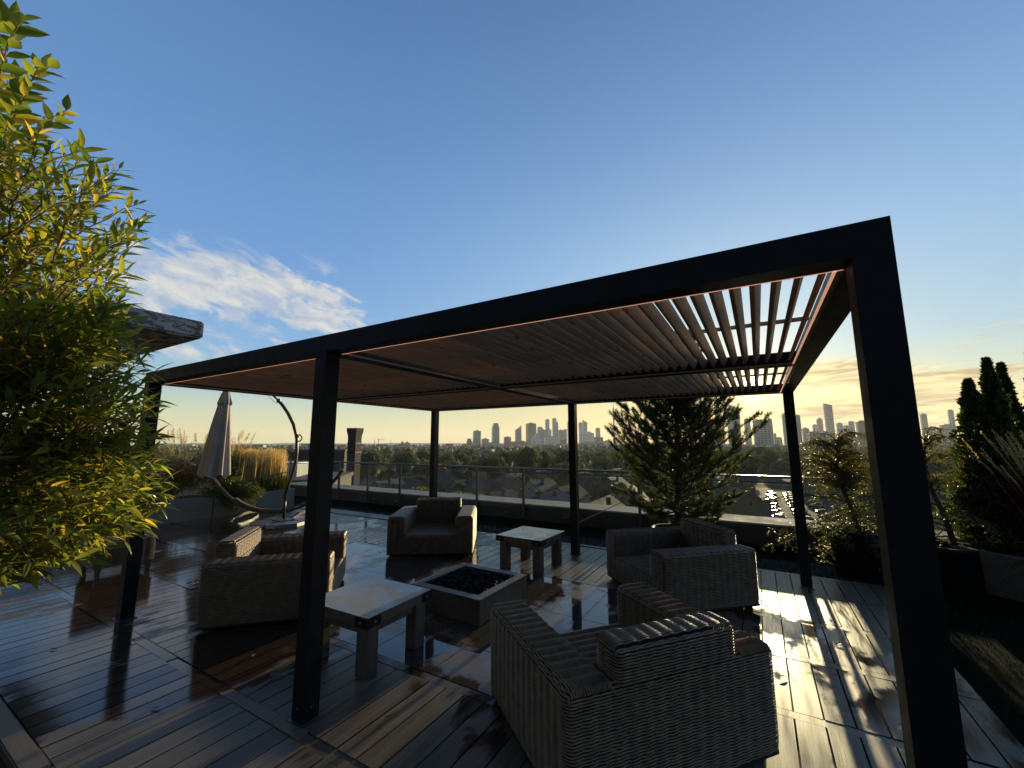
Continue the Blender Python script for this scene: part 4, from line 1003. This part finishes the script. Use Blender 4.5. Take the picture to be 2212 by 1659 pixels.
# ------------------------------------------------------------------ car park with glinting roofs
M_asph = varied('asphalt', (.045, .045, .047), (.06, .06, .062), .3, 1.0, spec=.05)
x, y = gpos(1655, 140)
sb = MB().box(-17, 17, -60, 75, GZ+.004, GZ+.03); o = sb.build('road', M_asph); o.location = (x, y, 0); struct(o)
M_paints = [mat('car_paint_'+n, c, .22, .3, .5) for n, c in (('silver', (.35, .36, .38)), ('black', (.02, .02, .022)), ('white', (.6, .6, .6)), ('blue', (.03, .06, .14)), ('red', (.25, .02, .02)))]
M_tyre = mat('tyre', (.02, .02, .02), .8)
def make_car(m):
    t = thing('parked_car', '', 'car'); b = MB()
    b.prism([(-2.15, .35), (-2.2, .62), (-2.0, .82), (-1.0, .92), (1.75, .95), (2.15, .85), (2.2, .4)], -.88, .88); bo = fixn(b.build('body', m, t))
    cpt = [(-1.05, .921), (-.45, 1.38), (1.0, 1.42), (1.75, .951)]
    fixn(MB().prism(cpt, -.74, .74).build('cabin_glass', M_winglass, t)); MB().box(-.44, .98, -.70, .70, 1.421, 1.45).build('roof', m, t)
    for xx in (-1.4, 1.35):
        for yy in (-.9, .9): MB().tube([(xx, yy-.1, .33), (xx, yy+.1, .33)], .33, 12).build('wheel', M_tyre, t)
    return t
cars = [make_car(m) for m in M_paints]; cn_ = ['silver', 'black', 'white', 'dark blue', 'red']; used = set(); idx = 0
for row, xx in enumerate((-13, -6.5, 0, 6.5, 13)):
    for k in range(12):
        if random.random() < .12: continue
        ci = random.choice((0, 0, 1, 2, 3, 0, 2, 4) if idx > 8 else (0, 1, 2, 3, 4)); c = cars[ci] if ci not in used else copy_tree(cars[ci]); used.add(ci); idx += 1
        c.location = (x+xx+random.uniform(-.3, .3), y-45+k*8.2+random.uniform(-.6, .6), GZ+.03); c.rotation_euler.z = random.uniform(-.05, .05)+(PI if random.random() < .4 else 0)
        tag(c, f'{cn_[ci]} car parked with glinting roof in the rows below the pine', 'car', 'cars parked below the terrace')
for i, c in enumerate(cars):
    if i not in used: 
        for ch in list(c.children): bpy.data.objects.remove(ch)
        bpy.data.objects.remove(c)

# ------------------------------------------------------------------ suburb trees
def tree_mat(name, a, b): return leaf_mat(name, [(0, a), (1, b)], .28, .7, 1.1)
TM = [tree_mat('crown_dark', (.030, .055, .015), (.075, .11, .028)), tree_mat('crown_green', (.045, .08, .018), (.11, .14, .03)), tree_mat('crown_yellow', (.13, .16, .025), (.28, .26, .045)),
      tree_mat('crown_orange', (.13, .075, .022), (.28, .15, .04)), tree_mat('crown_red', (.10, .022, .018), (.18, .04, .03)), tree_mat('crown_olive', (.06, .075, .02), (.13, .13, .03))]
tnames = ['dark green broadleaf tree in the suburb beyond the railing', 'mid green broadleaf tree in the suburb beyond the railing', 'yellow-green tree in the suburb beyond the railing', 'orange-brown autumn tree in the suburb beyond the railing', 'dark red autumn tree in the suburb left of the far right post', 'olive green tree in the suburb beyond the railing']
def crown_pts(R, Hc, lobes, n):
    P = []; Nn = []
    for _ in range(lobes):
        d = rdir(1)[0]; d[2] = abs(d[2])*.9-.15; c = d*np.array((R*.60, R*.60, Hc*.52)); rl = R*random.uniform(.34, .52)
        q = rdir(n//lobes); q[:, 2] = np.where(q[:, 2] < -.3, -q[:, 2], q[:, 2]); P.append(c+q*rl*(.80+.28*RNG.random((len(q), 1)))); Nn.append(q)
    return np.concatenate(P), np.concatenate(Nn)
def make_tree(k, R=6, Hh=14, n=3000, pointy=False):
    t = thing('tree', tnames[k], 'tree', group='trees in the suburb')
    Hc = Hh*.38; P, Q = crown_pts(R, Hc*1.4, 15, n); P[:, 2] += Hh*.62
    if pointy: s = np.clip((P[:, 2]-Hh*.25)/(Hh*.75), 0, 1); P[:, :2] *= (1.15-.85*s)[:, None]
    D = rdir(len(P)); V, F, r = leaves(P, D, Q+RNG.normal(0, .5, Q.shape), RNG.uniform(.45, .95, len(P)), .62, 'simple')
    cr = mesh_np('crown', V, F, TM[k], t, False, r)
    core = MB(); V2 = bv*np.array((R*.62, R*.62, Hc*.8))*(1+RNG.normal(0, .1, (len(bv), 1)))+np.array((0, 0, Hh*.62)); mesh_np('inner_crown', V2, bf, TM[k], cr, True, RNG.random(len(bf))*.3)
    s = MB().tube([(0, 0, 0), (.1, 0, Hh*.3), (0, .1, Hh*.6)], (.35, .28, .18), 7)
    for a in range(4): s.tube([(0, 0, Hh*.32), (R*.4*math.cos(a*1.6), R*.4*math.sin(a*1.6), Hh*.6)], (.2, .08), 5)
    s.build('trunk', M_bark, t); return t
protos = {}
for k in range(6): protos[k] = [make_tree(k, 6.2 if k in (0, 1, 5) else 4.6, 15 if k in (0, 1, 5) else 11)]
protos[2].append(make_tree(2, 3.2, 10, 2400, True)); protos[0].append(make_tree(0, 7.5, 17, 3600)); protos[1].append(make_tree(1, 7, 16, 3400))
usedp = set(); placed = []
def put_tree(k, x, y, s=1, var=None, label=None):
    v = random.randrange(len(protos[k])) if var is None else var
    c = protos[k][v] if (k, v) not in usedp else copy_tree(protos[k][v]); usedp.add((k, v))
    c.location = (x, y, GZ); c.rotation_euler.z = random.random()*6.28; c.scale = (s, s, s*random.uniform(.92, 1.08)); placed.append((x, y)); c['label'] = label or tnames[k]
    return c
spec = [(2, 868, 108, .95, 1, 'small yellow-green tree next to the white gable left of the far left post'), (2, 918, 100, 1.05, 0, 'wide bright yellow-green tree below the rail left of the far left post'),
        (2, 1003, 96, .95, 0, 'yellow-orange tree just right of the far left post'), (2, 1037, 96, 1.0, 1, 'pointed yellow-green tree between posts below the rail'), (2, 1020, 92, .55, 1, 'very small yellow tree at the foot of the pointed one'),
        (2, 1093, 88, .62, 0, 'low yellow-green bush tree above the far armchair'), (2, 1125, 92, .85, 1, 'yellow-green young tree in front of the pale roofed house'), (2, 1207, 84, .55, 0, 'low bright yellow tree left of the far middle post'),
        (3, 1200, 98, .8, 0, 'orange-brown spiky tree left of the far middle post'), (3, 950, 190, 1.1, 0, 'orange tree crossing the handrail left of the far left post'), (0, 800, 185, 1.1, 1, 'large round dark green tree right of the brick chimney'),
        (1, 880, 230, 1.05, 1, 'large olive-lit round tree behind the rail'), (3, 935, 250, 1.05, 0, 'brownish round tree next to the olive-lit tree'), (1, 1135, 215, 1.15, 1, 'large round tree centred behind the handrail'), (4, 1598, 240, 1.3, 0, tnames[4]), (0, 1612, 225, 1.0, 0, 'dark tree beside the red one')]
for k, u, dep, s, v, lb in spec: x_, y_ = gpos(u, dep); put_tree(k, x_, y_, s, v, lb)
hpos = [gpos(h[0], h[1]) for h in HL]; rx, ry = gpos(1655, 140)
for _ in range(400):
    if len(placed) > 95: break
    dep = random.uniform(72, 178); u = random.uniform(540, 1520); x_, y_ = gpos(u, dep)
    if any((x_-a)**2+(y_-b)**2 < 45 for a, b in placed) or any((x_-a)**2+(y_-b)**2 < 62 for a, b in hpos): continue
    put_tree(random.choices((0, 1, 2, 3, 5), (4, 4, .6, .6, 5))[0], x_, y_, random.uniform(.36, .56), 0)
tries = 0
while len(placed) < 296 and tries < 9000:
    tries += 1; dep = 70+430*random.random()**.75; u = random.uniform(-200, 2400); x_, y_ = gpos(u, dep)
    if y_ < 45: continue
    if 560 < u < 1500 and dep < 175 : continue
    if abs(x_-rx) < 21 and -60 < y_-ry < 78: continue
    if any((x_-a)**2+(y_-b)**2 < 95 for a, b in placed): continue
    if any((x_-a)**2+(y_-b)**2 < 130 for a, b in hpos): continue
    if (x_-gpos(1683, 330)[0])**2+(y_-gpos(1683, 330)[1])**2 < 500: continue
    put_tree(random.choices((0, 1, 2, 3, 5), (5, 4, .8, .6, 3))[0], x_, y_, random.uniform(.75, 1.12))
# the wood further off reads as one mass
Vs, Fs, Rn = [], [], []; n = 0; cv = bv; cf = bf
def far_trees(cnt, d0, d1, lv, seed):
    global n
    for _ in range(cnt):
        dep = math.sqrt(random.uniform(d0*d0, d1*d1)); u = random.uniform(-500, 2600) if dep > 300 else random.uniform(560, 1500)
        x_, y_ = gpos(u, dep)
        if y_ < 60: continue
        if dep < d0+2 and False: continue
        R = random.uniform(4.5, 8); h = random.uniform(9, 15)*(1 if dep < 900 else random.uniform(.8, 1.15)); q = lv[0]*np.array((R, R, h*.42))*(1+RNG.normal(0, .13, (len(lv[0]), 1)))
        Vs.append(q+np.array((x_, y_, GZ+h*.62))); Fs.append(lv[1]+n); n += len(q); Rn.append(np.full(len(lv[1]), random.random())*.7+RNG.random(len(lv[1]))*.3)
bm = bmesh.new(); bmesh.ops.create_icosphere(bm, subdivisions=1, radius=1); l1 = (np.array([v.co[:] for v in bm.verts]), np.array([[v.index for v in f.verts] for f in bm.faces])); bm.free()
bm = bmesh.new(); bmesh.ops.create_icosphere(bm, subdivisions=3, radius=1); l3v = np.array([v.co[:] for v in bm.verts]); l3 = (l3v*(1+.16*np.sin(l3v[:, :1]*7+1)*np.sin(l3v[:, 1:2]*6)*np.cos(l3v[:, 2:3]*5)), np.array([[v.index for v in f.verts] for f in bm.faces])); bm.free()
mid_V, mid_F, mid_R = [], [], []; mn = 0
for _ in range(900):
    dep = math.sqrt(random.uniform(150**2, 520**2)); u = random.uniform(-250, 2500)
    x_, y_ = gpos(u, dep)
    if y_ < 60 or (abs(x_-rx) < 21 and -60 < y_-ry < 78) or any((x_-a)**2+(y_-b)**2 < 40 for a, b in placed) or any((x_-a)**2+(y_-b)**2 < 110 for a, b in hpos): continue
    big = dep > 230; R = random.uniform(4.5, 7.5) if big else random.uniform(2.6, 3.8); h = (random.uniform(10, 15) if big else random.uniform(5.5, 7.5)); P, Q = crown_pts(R, h*.5, 9, 330); P = P+np.array((x_, y_, GZ+h*.58))
    V, F, r = leaves(P, rdir(len(P)), Q+RNG.normal(0, .5, Q.shape), RNG.uniform(.7, 1.3, len(P)), .95, 'simple'); mid_V.append(V); mid_F.append(F+mn); mn += len(V); mid_R.append(np.clip(r*.35+random.random()*.65, 0, 1))
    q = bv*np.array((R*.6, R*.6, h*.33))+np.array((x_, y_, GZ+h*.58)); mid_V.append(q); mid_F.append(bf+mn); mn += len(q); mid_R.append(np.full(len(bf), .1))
far_trees(560, 480, 900, l3, 1); far_trees(3600, 800, 2250, (bv, bf), 2)
M_wood = leaf_mat('far_wood', [(0, (.035, .065, .018)), (.6, (.09, .125, .03)), (.85, (.20, .18, .04)), (1, (.24, .12, .04))], .15, .8, 1.0)
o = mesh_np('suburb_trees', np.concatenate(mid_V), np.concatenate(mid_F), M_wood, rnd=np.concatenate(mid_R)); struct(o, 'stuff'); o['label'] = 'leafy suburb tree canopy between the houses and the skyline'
o = mesh_np('distant_wood', np.concatenate(Vs), np.concatenate(Fs), M_wood, rnd=np.concatenate(Rn)); struct(o, 'stuff'); o['label'] = 'wooded suburb stretching towards the skyline'
# low town buildings scattered in the wood (roofs and walls catching light)
nlow = 0
while nlow < 46:
    dep = random.uniform(480, 2200); u = random.uniform(350, 2100); x_, y_ = gpos(u, dep); w_ = random.uniform(18, 45); h = random.uniform(9, 15)+dep*.003
    side = 'left of' if u < 680 else ('between chimney and far left post near' if u < 940 else ('under the skyline between the far posts near' if u < 1240 else 'behind the pine near' if u < 1700 else 'towards the right of'))
    o = thing('low_building', f'{["pale", "grey", "beige"][nlow % 3]} low building among the trees {side} the horizon', 'building', (x_, y_, GZ), Y_+random.uniform(-.4, .4), 'low buildings in the far wood')
    MB().box(-w_/2, w_/2, -8, 8, 0, h).build('wall', (M_white, M_render, M_beige)[nlow % 3], o); MB().box(-w_/2-.3, w_/2+.3, -8.3, 8.3, h+.01, h+.7).build('roof', M_roofs[random.randrange(3)], o); nlow += 1

# ------------------------------------------------------------------ skyline
def facade(name, wall, glass, fh=3.4, bw=3.6, mort=.9, rough=.35, metal=.2):
    fh, bw, mort = fh*2.6, bw*2.6, mort*2.4; wall = [min(.75, q*1.7) for q in wall]; glass = (glass[0]*1.7, glass[1]*1.9, glass[2]*2.2)
    def f(b, o):
        v = coord(); s = N('ShaderNodeSeparateXYZ'); L(v, s.inputs[0]); c = N('ShaderNodeCombineXYZ'); L(MA('ADD', s.outputs[0], s.outputs[1]), c.inputs[0]); L(s.outputs[2], c.inputs[1])
        t = N('ShaderNodeTexBrick'); L(c.outputs[0], t.inputs[0]); t.offset = 0; t.inputs['Scale'].default_value = 1; t.inputs['Brick Width'].default_value = bw; t.inputs['Row Height'].default_value = fh
        t.inputs['Mortar Size'].default_value = mort; t.inputs['Mortar Smooth'].default_value = .05
        t.inputs[1].default_value = C4(glass); t.inputs[2].default_value = C4([g*1.8 for g in glass]); t.inputs[3].default_value = C4(wall); L(t.outputs[0], b.inputs['Base Color'])
        L(MR(t.outputs['Fac'], 0, 1, .12, .7), b.inputs['Roughness'])
    return mat(name, wall, rough, metal, .6, f)
FM = {'g': facade('facade_glass', (.13, .16, .18), (.05, .07, .09), 3.4, 4.5, .5), 'w': facade('facade_white', (.42, .42, .41), (.07, .09, .11), 3.3, 6, 1.1), 'd': facade('facade_dark', (.045, .045, .05), (.03, .035, .045), 3.5, 4, .5),
      'b': facade('facade_brown', (.14, .105, .085), (.04, .045, .05), 3.2, 4, 1.2), 'c': facade('facade_concrete', (.24, .235, .225), (.05, .06, .07), 3.1, 4.5, 1.0)}
M_slabw = varied('balcony_white', (.5, .5, .49), (.58, .58, .57), .1, .6)
def tower(u0, u1, v0, dep, kind, label, rz=.25, steps=(), slant=0, balc=0, cyl=False, podium=False, dr=.8, name='tower'):
    """u0..u1 apparent width, v0 roof line in the photograph's frame, dep metres along the view axis"""
    k = dep/FOC; wa = (u1-u0)*k; um = (u0+u1)/2; x_, y_ = gpos(um, dep); ztop = vz(um, v0, dep); h = ztop-GZ
    azv = math.atan2(x_-CAM[0], y_-CAM[1]); sc_ = 1/math.cos(azv+Y_)   # off-axis foreshortening
    sc_ = math.cos(azv+Y_); wa *= max(.55, sc_); c_, s_ = math.cos(rz), math.sin(abs(rz)); w_ = wa/(c_+dr*s_); d_ = w_*dr
    o = thing(name, label, 'tower block', (x_, y_, GZ), -azv+rz); m = FM[kind]
    if cyl: MB().lathe([(wa/2, 0), (wa/2, h*.8), (wa/2*.97, h*.96), (wa/2*.9, h), (.1, h)], 28).build('wall', m, o)
    elif slant:
        fixn(MB().prism([(-w_/2, 0), (w_/2, 0), (w_/2, h-max(0, -slant)*k), (0, h-abs(slant)*k*.62), (-w_/2, h-max(0, slant)*k)], -d_/2, d_/2).build('wall', m, o))
    else:
        MB().box(-w_/2, w_/2, -d_/2, d_/2, 0, h).build('wall', m, o)
    zz = h
    for (f0, f1, dv) in steps:      # set-back tops: fractions of the width, height in px
        hh = dv*k; MB().box(-w_/2+w_*f0, -w_/2+w_*f1, -d_*.36, d_*.36, zz+.01, zz+hh).build('roof_box', m, o); zz += hh
    if not steps and not slant and not cyl: MB().box(-w_*.22, w_*.22, -d_*.22, d_*.22, h+.01, h+4.5).build('roof_box', FM['c'], o)
    if balc:
        b = MB(); z = 6
        while z < h-2: b.box(-w_/2-.9, w_/2+.9, -d_/2-.9, d_/2+.9, z, z+.55); z += balc
        b.build('balcony_bands', M_slabw, o)
    if podium: MB().box(-w_*.9, w_*.9, -d_*.7, d_*.7, 0, 16).build('podium', FM['w'], o)
    return o
def cu(x): return (1130+x*.1944)*.8848
def cv_(y): return (960+y*.1944)*.8848
def ru(x): return (1720+x*.27577)*.8848
def rv(y): return (960+y*.27577)*.8848
TW = [(50, 125, 600, 2250, 'b', 'short brown block at the left end of the skyline', dict(steps=((.1, .8, 5),))),
 (130, 228, 475, 2200, 'g', 'glass tower with wavy white balconies, second from the left of the skyline', dict(balc=3.6)),
 (235, 330, 575, 2300, 'c', 'low concrete block between the two left glass towers', {}),
 (362, 460, 430, 2150, 'g', 'tall glass tower with stepped crown in the left skyline', dict(steps=((.1, .95, 5), (.2, .85, 4)), podium=True, dr=.9)),
 (515, 605, 552, 2300, 'b', 'short brown brick block left of the slant-topped tower', {}),
 (655, 735, 410, 2350, 'c', 'slant-topped concrete tower next to the black slab tower', dict(slant=9)),
 (790, 920, 382, 2100, 'd', 'broad black slab tower in the middle of the left skyline', dict(rz=.35)),
 (930, 1005, 440, 2600, 'c', 'stepped concrete tower directly right of the black slab tower', dict(steps=((.1, .9, 3),))),
 (925, 1060, 462, 2450, 'g', 'wide glass slab right of the black slab tower', {}),
 (1032, 1085, 332, 3000, 'g', 'slim tall glass tower, left one of the tall pair', {}),
 (1060, 1110, 457, 2500, 'w', 'white ribbed block at the foot of the tall pair', {}),
 (1120, 1175, 318, 3000, 'g', 'tallest glass tower of the left skyline, right one of the pair', dict(steps=((.3, .7, 1),))),
 (1168, 1196, 365, 3020, 'g', 'lower shoulder tower attached right of the tallest glass tower', {}),
 (1195, 1265, 465, 2600, 'b', 'brown block right of the tall pair', {}), (1262, 1305, 452, 2700, 'c', 'rounded concrete block left of the far middle post', dict(cyl=True)),
 (1308, 1352, 357, 3000, 'g', 'glass tower cut by the far middle post', {}), (1450, 1502, 370, 3000, 'g', 'pale glass tower right of the far middle post', {}),
 (1498, 1560, 337, 2900, 'g', 'glass tower with swooping roof right of the far middle post', dict(slant=-5)),
 (1460, 1640, 500, 2500, 'w', 'wide white terraced hall right of the far middle post', dict(steps=((.3, .8, 3),), dr=.4)),
 (1660, 1720, 440, 2800, 'c', 'concrete tower with two masts left of the pine', {}),
 (1020, 1192, 552, 2000, 'w', 'white striped apartment slab low in the middle of the skyline', dict(dr=.4, balc=3.6)),
 (845, 985, 572, 2000, 'w', 'white terraced block in front of the black slab tower', dict(steps=((.2, .9, 5), (.4, .7, 6)), dr=.5)),
 (590, 842, 606, 2150, 'b', 'long low brown block under the slant-topped tower', dict(dr=.3)), (1192, 1292, 582, 2100, 'd', 'low black glass block left of the far middle post', {}),
 (1640, 1752, 552, 2150, 'd', 'dark low block left of the pine', {}), (1750, 1860, 600, 2300, 'c', 'low grey block half behind the pine', {}),
 (440, 628, 668, 1500, 'w', 'small bright white block in front of the skyline', dict(dr=.4)), (270, 440, 628, 2100, 'c', 'low grey terrace under the left glass towers', dict(dr=.3)),
 (980, 1350, 640, 1900, 'c', 'long grey terrace at the foot of the skyline', dict(dr=.2)), (1450, 1700, 620, 1950, 'g', 'long glassy low block right of the far middle post', dict(dr=.25)),
 (680, 1000, 655, 1850, 'c', 'long grey terrace below the black slab tower', dict(dr=.2))]
for (a, b, v, dep, kd, lb, kw) in TW: tower(cu(a), cu(b), cv_(v), dep, kd, lb, **kw)
TR = [(20, 75, 250, 2000, 'c', 'concrete slab tower at the left of the pair behind the pine tip', {}), (72, 165, 238, 1900, 'c', 'concrete slab tower just behind the pine tip', {}),
 (196, 312, 128, 1700, 'w', 'tall white balconied tower right of the pine tip', dict(balc=3.4, steps=((.35, .68, 4),))), (345, 402, 228, 2100, 'c', 'slim concrete tower right of the tall white balconied one', {}),
 (420, 577, 240, 1500, 'c', 'broad gridded concrete slab tower under the sun', dict(steps=((.15, .55, 2),), dr=.5)), (553, 597, 230, 1900, 'c', 'slim tower behind the broad gridded slab', {}),
 (598, 622, 357, 2300, 'c', 'low pale block right of the gridded slab', {}), (610, 670, 392, 2400, 'b', 'low brown block left of the far right post', dict(dr=.3)), (683, 720, 187, 1800, 'c', 'concrete tower left behind the far right post', {}),
 (798, 847, 197, 1800, 'd', 'dark ribbed tower touching the far right post on its right', {}), (850, 915, 312, 2000, 'c', 'grey block right of the far right post', {}),
 (945, 992, 280, 2500, 'c', 'small grey tower left of the curved top tower cluster', {}), (985, 1042, 232, 2400, 'b', 'stepped brown tower left of the curved top tower', dict(steps=((.3, .8, 3),))),
 (1060, 1140, 88, 2100, 'g', 'tall tower with curved slanting top, tallest of the right skyline', dict(slant=-4, dr=.6, rz=.3)),
 (1158, 1215, 267, 2300, 'c', 'grey tower right of the tall curved top tower', {}), (1212, 1272, 290, 2300, 'w', 'pale block between grey tower and round tower', {}), (1266, 1320, 248, 2200, 'c', 'round concrete tower left of the dark slab', dict(cyl=True)),
 (1218, 1332, 385, 1900, 'c', 'low rounded hall under the round tower', dict(cyl=False, steps=((.1, .9, 3), (.3, .7, 2)), dr=.5)), (1328, 1440, 252, 1500, 'd', 'dark brown slab tower beside the big front right post', {}),
 (892, 1012, 352, 1400, 'd', 'low dark glass block right of the far right post', dict(steps=((.1, .9, 3),))), (1002, 1130, 352, 1420, 'w', 'white gridded block with stepped roof beside the dark glass block', dict(steps=((.15, .7, 4),), dr=.6)),
 (1440, 1600, 300, 1800, 'c', 'grey tower hidden behind the big front right post', {}),
 (1905, 1970, 187, 1900, 'g', 'blue glass tower right of the big front right post', {}), (1955, 2068, 302, 2000, 'c', 'row of grey blocks right of the blue glass tower', dict(dr=.4)), (2062, 2212, 282, 1800, 'c', 'grey slab beside the cypress', dict(dr=.5)),
 (2152, 2212, 150, 2100, 'c', 'pale tower peeking out left of the cypress', {})]
for (a, b, v, dep, kd, lb, kw) in TR: tower(ru(a), ru(b), rv(v), dep, kd, lb, **kw)
x_, y_ = gpos((1130+1893*.1944)*.8848, 2000); z_ = vz(1325, 858, 2000)
ctw = thing('tv_tower', 'needle thin television tower rising behind the pine', 'tower', (x_, y_, GZ)); hh = z_-GZ
MB().lathe([(8, 0), (4.5, hh*.3), (3, hh*.62), (3, hh*.64)], 12).build('shaft', FM['c'], ctw); MB().lathe([(3, hh*.63), (7, hh*.65), (7, hh*.67), (2.5, hh*.69), (2, hh*.8), (1, hh*.82), (.8, hh)], 16).build('pod_and_mast', FM['c'], ctw)
# silos by the lake and a few cranes
for i, (a, b, v, lb) in enumerate(((1412, 1450, 198, 'left grain silo block on the lake shore'), (1455, 1522, 205, 'right grain silo block on the lake shore'))):
    tower((700+a*.1989)*.8848, (700+b*.1989)*.8848, (1040+v*.1989)*.8848, 1900, 'c', lb, name='silo')
def crane(u, v, dep, label, ju):
    x_, y_ = gpos(u, dep); h = vz(u, v, dep)-GZ; o = thing('crane', label, 'crane', (x_, y_, GZ), random.random()*3)
    MB().tube([(0, 0, 0), (0, 0, h)], 1.1, 4).build('mast', M_white, o); MB().tube([(-ju*.25, 0, h*.93), (ju, 0, h*.97)], .8, 4).build('jib', M_white, o)
crane(1188, 1036*.0+953, 2300, 'thin crane right of the slant-topped tower', 45); crane(820, 948, 1700, 'harbour crane right of the chimney', 25); crane(812, 949, 1720, 'second harbour crane right of the chimney', 22); crane(846, 952, 1750, 'small harbour crane left of the silos', 18)
# raised expressway along the shore
vd = thing('viaduct', 'long pale elevated road along the shore behind the chimney', 'bridge'); p0 = np.array((*gpos(780, 1150), GZ)); p1 = np.array((*gpos(1000, 1350), GZ)); dd = (p1-p0); sd_ = np.array((dd[1], -dd[0], 0))/np.linalg.norm(dd)
MB().obox((p0+p1)/2+np.array((0, 0, 11)), dd/2, sd_*6, (0, 0, .9)).build('roadway', M_white, vd)
for t in np.linspace(.03, .97, 14): q = p0+dd*t; MB().obox(q+np.array((0, 0, 5)), (1.2, 0, 0), (0, 1.2, 0), (0, 0, 5)).build('pier', M_render, vd)

# ------------------------------------------------------------------ haze
hz_ = MB().box(-7700, 7700, -700, 7700, GZ-6, 235); M_haze = bpy.data.materials.new('haze'); M_haze.use_nodes = True; nt = M_haze.node_tree; nt.nodes.clear()
pv = N('ShaderNodeVolumePrincipled'); pv.inputs['Color'].default_value = (.86, .94, 1.0, 1); pv.inputs['Density'].default_value = .00006; pv.inputs['Anisotropy'].default_value = .25
mo = N('ShaderNodeOutputMaterial'); L(pv.outputs[0], mo.inputs['Volume']); o = hz_.build('haze', M_haze); struct(o, 'stuff')
